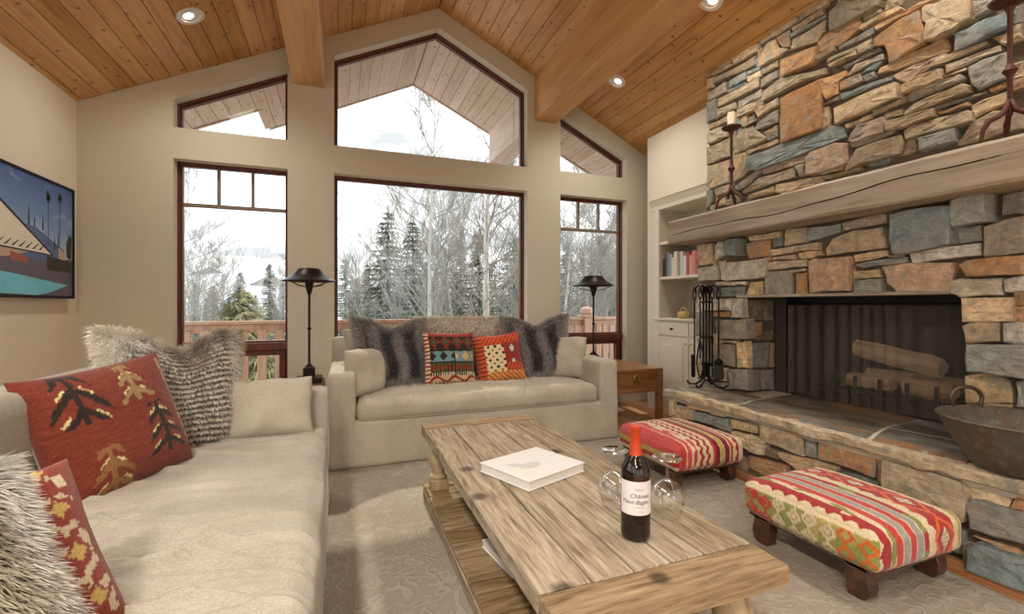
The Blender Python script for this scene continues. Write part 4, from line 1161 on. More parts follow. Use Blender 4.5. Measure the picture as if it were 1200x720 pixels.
def banded_kilim(u, v):
    uq, vq = q_(u, 34), q_(v, 34)
    if u < -.84 or v < -.92:
        return CRM if ((v if u < -.84 else u)*7) % 1 < .55 else RED
    if vq > .30:
        d = abs((uq*2.2) % 1-.5)+abs((vq*2.6) % 1-.5); c = GRN if d < .30 else DKB
        if .38 < d < .52: c = RED
        if vq > .82: c = RED
        return c
    if vq > -.22:
        c = TEA if u < .45 else srgb(126, 132, 122)
        d = abs((uq*2.3+.3) % 1-.5)+abs((vq-.04)*1.9)
        if d < .36: c = DKB if u < .12 else GLD
        if vq > .22 or vq < -.17: c = DKB
        return c
    if vq > -.58:
        d = abs((uq*3.2) % 1-.5)+abs((vq+.4)*3.0); c = GRN if d > .45 else RED
        return DKB if abs((uq*7) % 1-.5) < .12 else c
    if vq > -.68: return CRM if (uq*11) % 1 < .5 else DKB
    return RED if abs(math.sin(u*9+3*v)*.10+(v+.82)) < .055 else srgb(196, 170, 128)
def panel_kilim(u, v):
    uq, vq = q_(u, 30), q_(v, 30)
    if -.62 < uq < .18 and -.62 < vq < .48:
        d = abs((uq*3.4) % 1-.5)+abs((vq*3.6) % 1-.5)
        return DKB if d < .26 else (srgb(150, 70, 46) if .80 < d else srgb(214, 196, 150))
    if uq >= .18 and -.30 < vq < .55:
        d = abs((uq-.52)*2.6)+abs((vq*1.7) % 1-.5); return srgb(196, 190, 180) if d < .3 else (BLU if d < .42 else RED)
    if uq < -.62: return ORG if (vq*6) % 1 < .5 else RED
    if vq <= -.62: return srgb(206, 160, 90) if ((uq+vq)*5) % 1 < .45 else ORG
    return ORG if ((uq*1.5-vq)*4) % 1 < .5 else srgb(160, 44, 32)
def speckled_red(u, v):
    uq, vq = q_(u, 36), q_(v, 36); n = mnoise.noise(Vector((uq*6, vq*9, 4)))
    if abs(u) > .80: return RUST
    d = abs((uq*1.7) % 1-.5)+abs((vq*2.1) % 1-.5)
    return CRM if n > .12 and d < .7 else (GLD if d > .8 else lerp(RED, RUST, .5))
def woven_cushion(label, loc, yaw, tilt, roll, W, H, T, fn, seed, back=None, n=110):
    o = pillow_mesh('woven_cushion', W, H, T, M['kilim'], None, n, 0, .07, seed, fn, back, .004)
    pose(o, loc, yaw, tilt, roll); return tag(o, label, 'cushion', 'kilim cushions')
def linen_cushion(label, loc, yaw, tilt, roll, W, H, T, seed, mat='linen'):
    o = pillow_mesh('linen_cushion', W, H, T, M[mat], None, 44, 0, .06, seed, None, None, .022)
    pose(o, loc, yaw, tilt, roll); return tag(o, label, 'cushion', 'linen cushions')

# far sofa
fur_cushion('dark striped fur cushion at the left end of the far sofa', (.42, 4.08, .79), .22, .20, .04, .60, .58, .20, .09, 31, chinchilla, 17000, .046)
fur_cushion('dark striped fur cushion at the right end of the far sofa', (1.80, 4.12, .79), -.12, .20, -.02, .62, .60, .20, .10, 32, chinchilla, 17000, .046)
fur_cushion('long tawny fur cushion along the far sofa back, behind the kilim pair', (1.13, 4.31, .85), 0, .14, 0, .92, .46, .16, .0, 33, fox, 9000, .040)
woven_cushion('kilim cushion with a blue band on the far sofa', (.91, 3.98, .725), .10, .26, .03, .47, .47, .15, banded_kilim, 34)
woven_cushion('orange red kilim cushion with a cream panel on the far sofa', (1.38, 4.02, .705), -.10, .30, -.10, .46, .46, .15, panel_kilim, 35)
linen_cushion('plump linen cushion against the left arm of the far sofa', (.20, 3.82, .665), .90, .12, .05, .48, .38, .17, 36)
linen_cushion('linen cushion behind others in the left back corner of the far sofa', (.24, 4.24, .76), .35, .10, 0, .42, .48, .14, 37)
linen_cushion('linen cushion against the right arm of the far sofa', (2.06, 3.98, .69), -.80, .12, .0, .40, .42, .17, 38)
# left sofa
woven_cushion('rust red woven cushion with tree motifs on the left sofa', (-.83, 2.24, .715), 1.02, .30, -.10, .54, .52, .21, rustic_trees, 41, srgb(196, 180, 150))
fur_cushion('large brown and cream fur cushion in the corner of the left sofa', (-.755, 2.72, .775), .62, .24, .06, .56, .60, .22, .11, 42, badger, 24000, .020, .0018, 2.6)
linen_cushion('flat grey linen cushion against the far arm of the left sofa', (-.36, 2.80, .635), .05, .22, .0, .46, .32, .14, 43)
fur_cushion('shaggy grey fur cushion nearest the viewer on the left sofa', (-.665, .925, .655), 1.07, .42, -.05, .54, .48, .22, .0, 44, wolf, 30000, .048, .0016)
woven_cushion('red woven cushion behind the shaggy fur one on the left sofa', (-.615, 1.125, .655), 1.07, .46, .0, .44, .42, .15, speckled_red, 45, srgb(196, 180, 150))
# ------------------------------------------------------------------ coffee table
ct = thing('coffee_table', 'weathered plank coffee table with turned legs and a low slatted shelf', 'table', (.836, 1.90, 0))
TW, TL, TZ, TT = .728, 1.92, .46, .058
trng = random.Random(5)
def plank(x0, x1, y0, y1, z0, z1, mat, name='plank'):
    gp = .0055 if name == 'shelf_slat' else .0028
    m = MB(); m.box(x0+gp, x1-gp, y0+gp, y1-gp, z0, z1, .004)
    for v in m.bm.verts: v.co += Vector((trng.uniform(-.0012, .0012), trng.uniform(-.0012, .0012), trng.uniform(-.001, .001)))
    o = m.build(name, M[mat], ct); c = Vector(((x0+x1)/2, (y0+y1)/2, (z0+z1)/2))
    o.data.transform(Matrix.Translation(-c)); o.location = c; return o
bb = .135
for s in (-1, 1): plank(-TW/2, TW/2, s*(TL/2)-(bb if s > 0 else 0), s*(TL/2)+(0 if s > 0 else bb), TZ-TT, TZ, 'table_x', 'end_board')
xs = [-TW/2, -TW/2+.165, -TW/2+.30, -TW/2+.425, -TW/2+.545, TW/2]
for a, b in zip(xs[:-1], xs[1:]): plank(a, b, -TL/2+bb, TL/2-bb, TZ-TT, TZ-trng.uniform(0, .0015), 'table')
for sx in (-1, 1):
    for sy in (-1, 1):
        m = MB(); px, py = sx*(TW/2-.085), sy*(TL/2-.13)
        m.box(px-.05, px+.05, py-.05, py+.05, .105, .165, .004); m.box(px-.052, px+.052, py-.052, py+.052, .37, TZ-TT, .004)
        m.lathe([(.036, .160), (.050, .172), (.050, .182), (.034, .192), (.036, .205), (.056, .250), (.058, .275), (.046, .315), (.034, .340), (.046, .352), (.046, .362), (.036, .375)], 28, Matrix.Translation((px, py, 0)))
        m.build('leg', M['table_z'], ct, True, 40)
for sy in (-1, 1): plank(-TW/2+.04, TW/2-.04, sy*(TL/2-.13)-.02, sy*(TL/2-.13)+.02, .335, TZ-TT, 'table_x', 'apron')
y = -TL/2+.04
while y < TL/2-.06:
    wd = min(trng.uniform(.115, .15), TL/2-.04-y); plank(-TW/2+.002, TW/2-.002, y, y+wd, .086, .107, 'table_x', 'shelf_slat'); y += wd
for sx in (-1, 1): plank(sx*(TW/2-.018)-.017, sx*(TW/2-.018)+.017, -TL/2+.05, TL/2-.05, .022, .085, 'table', 'shelf_rail')
for sy in (-1, 1): plank(-TW/2+.035, TW/2-.035, sy*(TL/2-.05)-.015, sy*(TL/2-.05)+.015, .022, .084, 'table_x', 'shelf_rail')
for sx in (-1, 1):
    for sy in (-1, 1): plank(sx*(TW/2-.06)-.03, sx*(TW/2-.06)+.03, sy*(TL/2-.09)-.03, sy*(TL/2-.09)+.03, .015, .085, 'table', 'foot')

# ------------------------------------------------------------------ books, bottle, glasses
def big_book(name, label, c4, z, th, art):
    """hardcover from its four corners (x, y)"""
    cx = sum(p[0] for p in c4)/4; cy = sum(p[1] for p in c4)/4
    t = thing(name, label, 'book', (cx, cy, z)); loc = [(p[0]-cx, p[1]-cy) for p in c4]
    inn = inset(loc, .005)
    m = MB(); m.prism(loc, 'z', th-.004, th, .0012); m.prism(loc, 'z', 0, .004, .0012); m.build('cover', M['white'], t)
    m = MB(); m.prism(inn, 'z', .004, th-.004); m.build('pages', M['paper'], t)
    if art:
        g = m_plain('pale grey print', srgb(190, 188, 178), .5); g2 = m_plain('pale green print', srgb(210, 208, 192), .5)
        P = [Vector(p) for p in loc]; e1 = P[1]-P[0]; e2 = P[3]-P[0]
        at = lambda a, b: tuple(P[0]+e1*a+e2*b)
        m = MB(); m.prism([at(.40+.16*math.cos(q), .56+.10*math.sin(q)) for q in [2*PI*i/18 for i in range(18)]], 'z', th, th+.0006)
        m.prism([at(.18, .30), at(.34, .40), at(.36, .52), at(.20, .48)], 'z', th, th+.0005); m.build('cover_print', g, t)
        m = MB(); m.prism([at(.08, .62), at(.20, .50), at(.30, .66), at(.30, .84), at(.12, .90)], 'z', th, th+.0004); m.build('cover_print', g2, t)
    return t
big_book('book', 'thick white art book lying on the coffee table top', [(.582, 1.956), (.908, 2.075), (1.020, 1.794), (.701, 1.674)], TZ, .040, True)
big_book('book', 'white book lying on the lower shelf of the coffee table', [(.60, 1.985), (.86, 2.03), (.92, 1.76), (.645, 1.71)], .108, .034, False)

bt = thing('wine_bottle', 'dark red wine bottle with white label and orange neck on the coffee table', 'bottle', (.885, 1.235, TZ))
wine = m_plain('dark bottle glass', srgb(24, 14, 12), .08, 0, 0, 60, 0, .6)
m = MB(); m.lathe([(.0, .006), (.036, .0), (.0445, .006), (.046, .02), (.046, .205), (.043, .225), (.032, .245), (.021, .262), (.0165, .280), (.0155, .345), (.0, .345)], 48); m.build('glass_body', wine, bt, True, 60)
caps = m_plain('orange red foil', srgb(186, 62, 24), .4, .2, 0)
m = MB(); m.lathe([(.0215, .2625), (.0178, .281), (.0168, .300), (.0166, .338), (.0178, .340), (.0178, .352), (.0155, .354), (.0, .354)], 32, close=True); m.build('capsule', caps, bt, True, 40)
lab_r = .0466
ang0 = math.atan2(-1.235, -.885)     # towards the viewer
V = []; Fc = []; N = 40
for i in range(N+1):
    a = ang0-1.20+2.75*i/N
    V += [(lab_r*math.cos(a), lab_r*math.sin(a), .086), (lab_r*math.cos(a), lab_r*math.sin(a), .190)]
for i in range(N): Fc.append((2*i, 2*i+2, 2*i+3, 2*i+1))
lab = raw_mesh('label', V, Fc, m_plain('cream paper label', srgb(214, 206, 202), .7), bt, True)
ink = m_plain('black ink', srgb(46, 40, 40), .7); ink2 = m_plain('grey ink', srgb(150, 142, 140), .7)
def label_text(txt, size, a, z, mat, shear=.35):
    cu = bpy.data.curves.new('lettering', 'FONT'); cu.body = txt; cu.size = size; cu.shear = shear; cu.align_x = 'CENTER'
    tmp = bpy.data.objects.new('tmp', cu); COL.objects.link(tmp); bpy.context.view_layer.update()
    me = bpy.data.meshes.new_from_object(tmp.evaluated_get(bpy.context.evaluated_depsgraph_get())); bpy.data.objects.remove(tmp)
    for v in me.vertices:
        th = a+v.co.x/lab_r; v.co = Vector(((lab_r+.0004)*math.cos(th), (lab_r+.0004)*math.sin(th), z+v.co.y))
    link('lettering', me, mat, lab)
label_text('Château', .0185, ang0+.30, .140, ink); label_text('Haut-Bages L', .0190, ang0+.14, .121, ink)
for z, w0, w1 in ((.167, -.15, .55), (.162, -.05, .45), (.110, -.05, .50), (.097, .1, .5)):
    V = []; Fc = []
    for i in range(9):
        a = ang0+.05+w0+(w1-w0)*i/8; V += [((lab_r+.0003)*math.cos(a), (lab_r+.0003)*math.sin(a), z), ((lab_r+.0003)*math.cos(a), (lab_r+.0003)*math.sin(a), z+.0016)]
    for i in range(8): Fc.append((2*i, 2*i+2, 2*i+3, 2*i+1))
    raw_mesh('fine_print', V, Fc, ink2, lab)
def wine_glass(x, y, label):
    t = thing('wine_glass', label, 'glass', (x, y, TZ), 0, 'upturned wine glasses')
    o_ = [(.043, .0), (.050, .020), (.0565, .045), (.058, .065), (.052, .092), (.038, .110), (.018, .122), (.008, .128)]
    i_ = [(r-.0016, z) for r, z in o_[:-1]]
    m = MB(); m.lathe(o_[::-1]+[(o_[0][0]-.0008, -.0)]+i_+[(.0, .125)], 40, close=True); m.build('bowl', M['crystal'], t, True)
    m = MB(); m.lathe([(.008, .1275), (.0048, .138), (.004, .165), (.0045, .187), (.010, .196)], 20, close=True); m.build('stem', M['crystal'], t, True)
    m = MB(); m.lathe([(.010, .196), (.030, .1995), (.050, .2015), (.051, .203), (.049, .204), (.0, .203)], 40, close=True); m.build('foot', M['crystal'], t, True)
wine_glass(.951, 1.455, 'upturned wine glass to the left of the bottle, half hidden by it')
wine_glass(1.078, 1.32, 'upturned wine glass to the right of the bottle')

# ------------------------------------------------------------------ kilim footstools
def scallop(t, n, a): return a*abs(math.sin(t*n))
C1, C2, C3 = srgb(182, 60, 50), srgb(152, 42, 40), srgb(150, 142, 134)
CR, GN, OR, MA, YG, PU = srgb(206, 186, 150), srgb(128, 130, 70), srgb(206, 96, 40), srgb(116, 28, 40), srgb(172, 150, 66), srgb(88, 60, 74)
def near_stripes(s, l):
    s += .004*mnoise.noise(Vector((s*20, l*14, 2)))
    e = .03*abs(math.sin(l*30)); n = mnoise.noise(Vector((s*14, l*5, 0)))
    if s < .03+e: return CR
    if s < .13: return C2 if n < .42 else CR
    if s < .185: return GN if n > .1 else CR
    if s < .25: return C1
    if s < .262: return CR
    if s < .325: return C3
    if s < .335: return CR
    if s < .40: return C1
    if s < .41: return CR
    if s < .475: return C3
    if s < .485: return CR
    if s < .54: return C2 if mnoise.noise(Vector((s*9, l*8, 5))) < .15 else GN
    if s < .60+e: return CR
    if s < .86-e*.8:
        d = abs((l*3.1+.2) % 1-.5)*2; q = abs(s-.735)/.13
        if d+q < .42: return CR if (l*150) % 1 < .55 else srgb(170, 150, 140)
        if d+q < .55: return C2
        if .8 < d+q < 1.05: return OR
        return C2 if n < .2 else C1
    if s < .90: return CR
    if s < .93: return YG
    if s < .945: return CR
    return OR if n > .1 else C2
def near_side(l, h):
    lq, hq = q_(l, 60), h
    c = srgb(140, 138, 74); n = mnoise.noise(Vector((l*9, h*2, 1)))
    if n > .25: c = srgb(172, 156, 92)
    k_ = (l*4.2) % 1; d = abs(k_-.5)*2; b = int(l*4.2)
    z = abs(((h*2.1+(.25 if k_ < .5 else 0)) % 1)-.5)*2
    col = (OR, CR, CR, C1, GN, CR)[b % 6]
    if .28 < abs(d-.55)+z*.5 < .52: c = col
    if b % 6 in (1, 2) and abs(d-.55)+z*.5 < .20: c = CR
    if b % 6 == 3 and abs(d-.2)+z < .6: c = C1
    if h > .90: c = CR
    return c
def far_stripes(s, l):
    s += .004*mnoise.noise(Vector((s*20, l*14, 8)))
    zz = .035*(abs(((l*11) % 1)-.5)*2); n = mnoise.noise(Vector((s*12, l*6, 3)))
    if s < .06: return srgb(176, 74, 72)
    if s < .13: return C1
    if s < .145: return CR
    if s < .20: return srgb(190, 80, 78)
    if s < .28: return CR if n > -.05 else C1
    if s < .30+zz: return CR
    if s < .345+zz: return C2
    if s < .39+zz: return CR
    if s < .43+zz: return C2
    if s < .50: return CR
    if s < .535: return OR if n > 0 else C1
    if s < .60: return MA
    if s < .61: return CR
    if s < .66: return YG
    if s < .67: return CR
    if s < .74: return MA
    if s < .76: return CR
    if s < .80: return C1
    if s < .83+zz: return CR
    if s < .89: return C2
    return CR
def far_left(l, h):
    return (C1, srgb(190, 80, 78), YG, C2, CR)[min(4, int((1-h)*5))]
def far_side(l, h):
    if h > .90: return CR
    d = abs((l*4.0) % 1-.5)*2+abs((h*1.6) % 1-.5)*2
    return PU if .55 < d < 1.0 or d < .2 else CR
def footstool(label, x, y, top, side_l, side_r, seed):
    t = thing('footstool', label, 'footstool', (x, y, 0), 0, 'kilim footstools')
    W, Ln, h = .56, .64, .155; z0 = .150
    nx, ny, nz = 110, 120, 20
    b = soft_box(W, Ln, h, .038, (nx, ny, nz), (.012, .012, .030), .004, 6, seed)
    V = [tuple(v.co+Vector((0, 0, z0+h/2))) for v in b.verts]; b.verts.index_update()
    b.normal_update(); Cc = []
    for v in b.verts:
        s = (v.co.x+W/2)/W; l = (v.co.y+Ln/2)/Ln; hh = (v.co.z+h/2)/h
        edge = hh < .86
        if v.co.x < -W/2+.022 and edge and side_l: c = side_l(l, hh)
        elif v.co.x > W/2-.022 and edge and side_r: c = side_r(l, hh)
        else: c = top(max(0, min(.999, s)), l+(hh*.2 if abs(v.co.y) > Ln/2-.03 else .2))
        kk = 1+trng.uniform(-.2, .16); Cc.append((c[0]*kk, c[1]*kk, c[2]*kk, 1))
    Fc = [tuple(v.index for v in f.verts) for f in b.faces]; b.free()
    raw_mesh('cushion', V, Fc, M['kilim'], t, True, Cc)
    m = MB(); m.box(-W/2+.025, W/2-.025, -Ln/2+.025, Ln/2-.025, .132, .156, .004); m.build('frame', M['walnut'], t)
    for sx in (-1, 1):
        for sy in (-1, 1):
            prof = [(0, 0), (.060, 0), (.078, .018), (.086, .045), (.084, .075), (.076, .095), (.076, .134), (-.012, .134), (-.012, .07), (-.006, .02)]
            m = MB(); m.prism([(-.045+p[0], p[1]) for p in prof], 'x', -.030, .030, .004)
            R = Matrix.Translation((sx*(W/2-.055), sy*(Ln/2-.085), .015)) @ Matrix.Rotation(0 if sy > 0 else PI, 4, 'Z')
            o = m.build('leg', M['walnut'], t); o.data.transform(R)
            m2 = MB()
    return t
footstool('red and grey striped kilim footstool with a green side, nearest the viewer', 2.21, 1.475, near_stripes, near_side, None, 1)
footstool('red and maroon striped kilim footstool behind the wine bottle', 2.24, 2.63, far_stripes, far_left, far_side, 2)

# ------------------------------------------------------------------ end tables and lamps
def end_table(label, x0, x1, y0, y1, h=.546, pull=True):
    t = thing('side_table', label, 'table', ((x0+x1)/2, (y0+y1)/2, 0), 0, 'wooden side tables'); a, d = (x1-x0)/2, (y1-y0)/2
    m = MB(); m.box(-a, a, -d, d, h-.03, h, .004); m.build('top', M['cherry'], t)
    m = MB(); m.box(-a+.012, a-.012, -d+.012, d-.012, h-.20, h-.03); m.build('case', M['cherry'], t)
    m = MB(); m.box(-a+.05, a-.06, -d+.002, -d+.016, h-.165, h-.045, .003); dr = m.build('drawer', M['cherry'], t)
    m = MB(); m.lathe([(.0, 0), (.046, 0), (.044, .006), (.03, .009), (0, .010)], 20, Matrix.Translation((.05, -d+.002, h-.10)) @ Matrix.Rotation(PI/2, 4, 'X'))
    m.tube([(.05+.026*math.cos(q), -d-.012-.006*math.sin(q/2), h-.092-.030*math.sin(q)) for q in [PI*i/10 for i in range(11)]], .004); m.build('pull', M['brass'], dr, True)
    m = MB(); m.box(-a+.02, a-.02, -d+.006, d-.006, h-.235, h-.20, .004); m.build('moulding', M['cherry'], t)
    for sx in (-1, 1):
        for sy in (-1, 1):
            m = MB(); m.box(sx*(a-.03)-.03, sx*(a-.03)+.03, sy*(d-.03)-.03, sy*(d-.03)+.03, 0.001, h-.03, .003); m.build('leg', M['cherry'], t)
    return t
end_table('reddish wood side table with a brass pull, right of the far sofa', 2.37, 3.12, 3.88, 4.76)
end_table('wooden side table in the corner between the two sofas', -.70, -.12, 3.88, 4.46, .546)
def lamp(label, x, y, z):
    t = thing('table_lamp', label, 'lamp', (x, y, z), 0, 'dark metal lamps')
    m = MB(); m.box(-.10, .10, -.10, .10, 0, .045, .004); m.box(-.045, .045, -.045, .045, .045, .125, .004)
    m.lathe([(.045, .125), (.04, .135), (.018, .155), (.010, .165)], 4, Matrix.Rotation(PI/4, 4, 'Z')); m.build('base', M['bronze'], t)
    m = MB(); m.lathe([(.0095, .15), (.0095, .44), (.018, .448), (.018, .456), (.0095, .464), (.0095, .735), (.016, .745), (.020, .76), (.030, .80), (.036, .835), (.03, .84)], 20); m.build('post', M['bronze'], t, True, 40)
    m = MB(); m.lathe([(.213, .848), (.214, .853), (.185, .868), (.150, .888), (.105, .935), (.100, .948), (.075, .958), (.0, .960)], 48, close=True)
    m.lathe([(.212, .847), (.183, .864), (.148, .884), (.10, .93), (0, .94)], 48, close=True); m.build('shade', M['bronze'], t, True, 50)
    m = MB()
    for i in range(4):
        a = PI/4+i*PI/2; m.tube([(.02*math.cos(a), .02*math.sin(a), .80), (.12*math.cos(a), .12*math.sin(a), .815), (.20*math.cos(a), .20*math.sin(a), .852)], .004)
    m.build('shade_arm', M['bronze'], t)
    return t
lamp('dark metal lamp with a wide conical shade in front of the left pier', -.235, 4.22, .546)
lamp('dark metal lamp with a wide conical shade before the right tall window', 2.50, 4.22, .546)

# ------------------------------------------------------------------ built-in bookcase
bc = thing('bookcase', 'cream built-in bookcase with open shelves over cupboards, beside the chimney', 'bookcase', (WX1, 3.8, 0))
def bbox(name, x0, x1, y0, y1, z0, z1, bev=.003, mat='trim_cream', par=None):
    m = MB(); m.box(x0-WX1, x1-WX1, y0-3.8, y1-3.8, z0, z1, bev); return m.build(name, M[mat], par or bc)
bbox('back_panel', 3.80, 3.82, 3.2, 4.36, .0, 2.40, 0, 'plaster'); bbox('side_panel', WX1+.02, 3.80, BK1-.004, BK1+.03, 0, 2.30, 0, 'plaster'); bbox('side_panel', WX1+.02, 3.80, BK0-.05, BK0-.02, 0, 2.30, 0, 'plaster')
bbox('shelf', WX1+.005, 3.80, BK0-.02, BK1, 2.268, 2.30); bbox('shelf', WX1+.005, 3.80, BK0-.02, BK1, 1.872, 1.905); bbox('shelf', WX1+.005, 3.80, BK0-.02, BK1, 1.478, 1.510)
bbox('counter', WX1-.03, 3.80, 3.32, 4.36, 1.022, 1.048, .005)
bbox('stile', WX1-.014, WX1+.002, BK1-.01, 4.37, .0, 2.30); 
m = MB(); m.prism([(WX1, 2.27), (WX1-.016, 2.27), (WX1-.020, 2.31), (WX1-.045, 2.37), (WX1-.055, 2.385), (WX1-.055, 2.40), (WX1, 2.40)], 'y', 3.31, 4.42); o = m.build('crown', M['trim_cream'], bc); o.matrix_parent_inverse = Matrix.Translation((-WX1, -3.8, 0))
bbox('face_frame', WX1-.002, WX1+.02, 3.32, BK1, .0, 1.022)
for ya, yb in ((3.34, 3.80), (3.815, 4.28)):
    d = bbox('drawer', WX1-.020, WX1-.002, ya, yb, .862, 1.005, .004)
    m = MB(); m.lathe([(.008, 0), (.006, .012), (.015, .022), (.012, .032), (0, .034)], 14, Matrix.Translation((-.020, (ya+yb)/2-3.8, .935)) @ Matrix.Rotation(-PI/2, 4, 'Y')); m.build('knob', M['bronze'], d, True)
    d = bbox('door', WX1-.020, WX1-.002, ya, yb, .12, .835, .004)
    bbox('door_panel', WX1-.030, WX1-.018, ya+.07, yb-.07, .19, .765, .008, 'trim_cream', d)
    kn = yb-.03 if ya < 3.5 else ya+.03
    m = MB(); m.lathe([(.008, 0), (.006, .012), (.015, .022), (.012, .032), (0, .034)], 14, Matrix.Translation((-.020, kn-3.8, .79)) @ Matrix.Rotation(-PI/2, 4, 'Y')); m.build('knob', M['trim_cream'], d, True)
bcol = [('black', (40, 36, 36)), ('charcoal', (70, 66, 66)), ('steel blue', (120, 130, 142)), ('pale blue', (160, 168, 176)), ('white', (222, 216, 206)), ('cream', (212, 200, 172)), ('olive', (150, 144, 120)), ('pale grey', (196, 192, 186)), ('silver', (206, 204, 204)), ('red', (178, 70, 64)), ('tan', (190, 168, 140)), ('pink', (206, 130, 126)), ('rose', (190, 92, 92)), ('dark grey', (84, 78, 76)), ('black', (44, 40, 40)), ('dark brown', (70, 56, 46)), ('beige', (196, 184, 158)), ('navy', (58, 64, 84))]
y = 4.27; pos = ['leftmost', 'second from left', 'third from left', 'fourth from left', 'fifth from left', 'sixth from left', 'seventh from left', 'eighth from left', 'ninth from left', 'tenth from left', 'eleventh from left', 'twelfth from left', 'thirteenth from left', 'fourteenth from left', 'fifteenth from left', 'sixteenth from left', 'seventeenth from left', 'last beside the chimney']
brng = random.Random(4)
for i, (cn, rgb) in enumerate(bcol):
    th = brng.uniform(.026, .052); hh = brng.uniform(.20, .28); dp = brng.uniform(.16, .20)
    t = thing('book', f'{cn} book on the bookcase shelf, {pos[i]} in its row', 'book', (WX1+.03, y-th/2, 1.510), 0, 'books on the middle shelf')
    m = MB(); m.box(0, dp, -th/2+.001, th/2-.001, 0, hh, .002); m.build('cover', m_plain('book '+cn, srgb(*rgb), .6), t)
    m = MB(); m.box(.004, dp+.001, -th/2+.004, th/2-.004, .003, hh-.003+.004); m.build('pages', M['paper'], t)
    y -= th+.001
    if y < 3.36: break
bk = thing('basket', 'small round straw basket on the bookcase counter', 'basket', (WX1+.10, 4.02, 1.048))
m = MB(); m.lathe([(0, 0), (.05, 0), (.062, .02), (.062, .055), (.052, .075), (.0, .082)], 24); m.build('body', m_plain('straw', srgb(196, 164, 112), .9, 0, .4, 120, .15), bk, True)
m = MB(); m.tube([(0, -.05*math.cos(q), .065+.055*math.sin(q)) for q in [PI*i/10 for i in range(11)]], .006); m.build('handle', m_plain('pale cane', srgb(206, 180, 134), .8), bk, True)

# ------------------------------------------------------------------ fireside tools
HZ_ = .494
fx, fy = 2.885, 3.04
ts = thing('tool_stand', 'black iron fireside tool stand with scrolled feet on the hearth', 'stand', (fx, fy, HZ_))
m = MB()
for a, b in ((-.016, -.016), (.016, -.016), (-.016, .016), (.016, .016)): m.tube([(a, b, .10), (a, b, .86)], .008, 8)
m.build('post', M['iron'], ts, True)
m = MB()
for z in (.20, .72): m.box(-.030, .030, -.030, .030, z, z+.015, .003)
m.build('collar', M['iron'], ts)
for i in range(4):
    a = PI/4*0+i*PI/2+.35; c, s = math.cos(a), math.sin(a)
    m = MB(); m.tube([(c*r, s*r, z) for r, z in ((.015, .22), (.018, .13), (.04, .07), (.09, .028), (.14, .022), (.165, .035), (.168, .05))], .008, 8); m.build('foot', M['iron'], ts, True)
    m = MB(); m.tube([(c*r, s*r, z) for r, z in ((.015, .80), (.03, .85), (.065, .868), (.095, .845), (.10, .815), (.085, .80))], .006, 8); m.build('hook', M['iron'], ts, True)
def tool(name, label, i, mk):
    a = i*PI/2+.35; t = thing(name, label, 'fire tool', (fx+.104*math.cos(a), fy+.104*math.sin(a), HZ_+.06), 0, 'fireside tools')
    m = MB(); m.tube([(0, 0, .20), (0, 0, .70)], .006, 8); m.build('shaft', M['iron'], t, True)
    m = MB(); m.tube([(.0, -.004, .69), (.018, 0, .72), (.014, 0, .77), (0, 0, .79), (-.014, 0, .77), (-.018, 0, .72), (0, .004, .69)], .005, 8); m.build('handle', M['iron'], t, True)
    mk(t); return t
def shovel(t):
    b = soft_box(.11, .014, .19, .006, (10, 2, 12), fn=lambda p, u, v, q: Vector((p.x*(1-.25*max(0, -q)**2), p.y+.02*u*u, p.z))); m = MB(); m.merge(b, 0, Matrix.Translation((0, 0, .12)) @ Matrix.Rotation(.9, 4, 'Z')); m.build('blade', M['iron'], t, True)
def brush(t):
    m = MB(); m.lathe([(.012, .20), (.03, .185), (.032, .15)], 16); m.build('ferrule', M['iron'], t, True)
    m = MB(); m.lathe([(.032, .15), (.042, .06), (.036, .03), (0, .03)], 16); m.build('bristles', m_plain('dark bristle', srgb(50, 44, 38), .95, 0, .6, 200, .2), t, True)
def tongs(t):
    for s in (-1, 1):
        m = MB(); m.tube([(0, s*.004, .34), (0, s*.03, .24), (0, s*.042, .16), (0, s*.025, .09), (0, s*.006, .05), (0, s*.018, .03)], .006, 8); m.build('jaw', M['iron'], t, True)
def poker(t):
    m = MB(); m.tube([(0, 0, .21), (0, 0, .04), (0, 0, .0)], [.006, .006, .001], 8); m.tube([(0, 0, .09), (.03, 0, .08), (.035, 0, .10)], .005, 8); m.build('tip', M['iron'], t, True)
tool('shovel', 'black iron fire shovel with an oval blade hanging on the tool stand', 1, shovel)
tool('tongs', 'black iron fire tongs hanging left on the tool stand', 2, tongs)
tool('brush', 'hearth brush with a dark head hanging right on the tool stand', 3, brush)
tool('poker', 'iron poker hanging on the tool stand nearest the fireplace opening', 0, poker)

# ------------------------------------------------------------------ copper pot
pot = thing('copper_pot', 'large aged copper pan with ring handles on the hearth', 'pot', (2.745, 1.06, HZ_))
k = NT('aged copper'); v = k.obj()
n1 = k.noise(v, 7, 7, .6, .5); n2 = k.noise(v, 26, 5, .65)
c = k.mix(k.ramp(n1, [(.40, (0, 0, 0)), (.62, (1, 1, 1))]), srgb(92, 76, 62), srgb(92, 94, 84)); c = k.mix(k.ramp(n2, [(.52, (0, 0, 0)), (.72, (.7, .7, .7))]), c, srgb(124, 124, 110))
k.pbsdf(c, .5, .5, k.bump(n2, .3, .005), .4); copper = k.m
prof = [(0, .004), (.15, .0), (.185, .012), (.225, .08), (.268, .165), (.288, .205), (.294, .212), (.290, .216), (.280, .205), (.258, .165), (.214, .085), (.175, .022), (.14, .014), (0, .014)]
m = MB(); m.lathe(prof, 64, close=True); m.build('bowl', copper, pot, True, 50)
hcopper = m_plain('dark copper bar', srgb(92, 72, 58), .45, .6, .2, 80, .2)
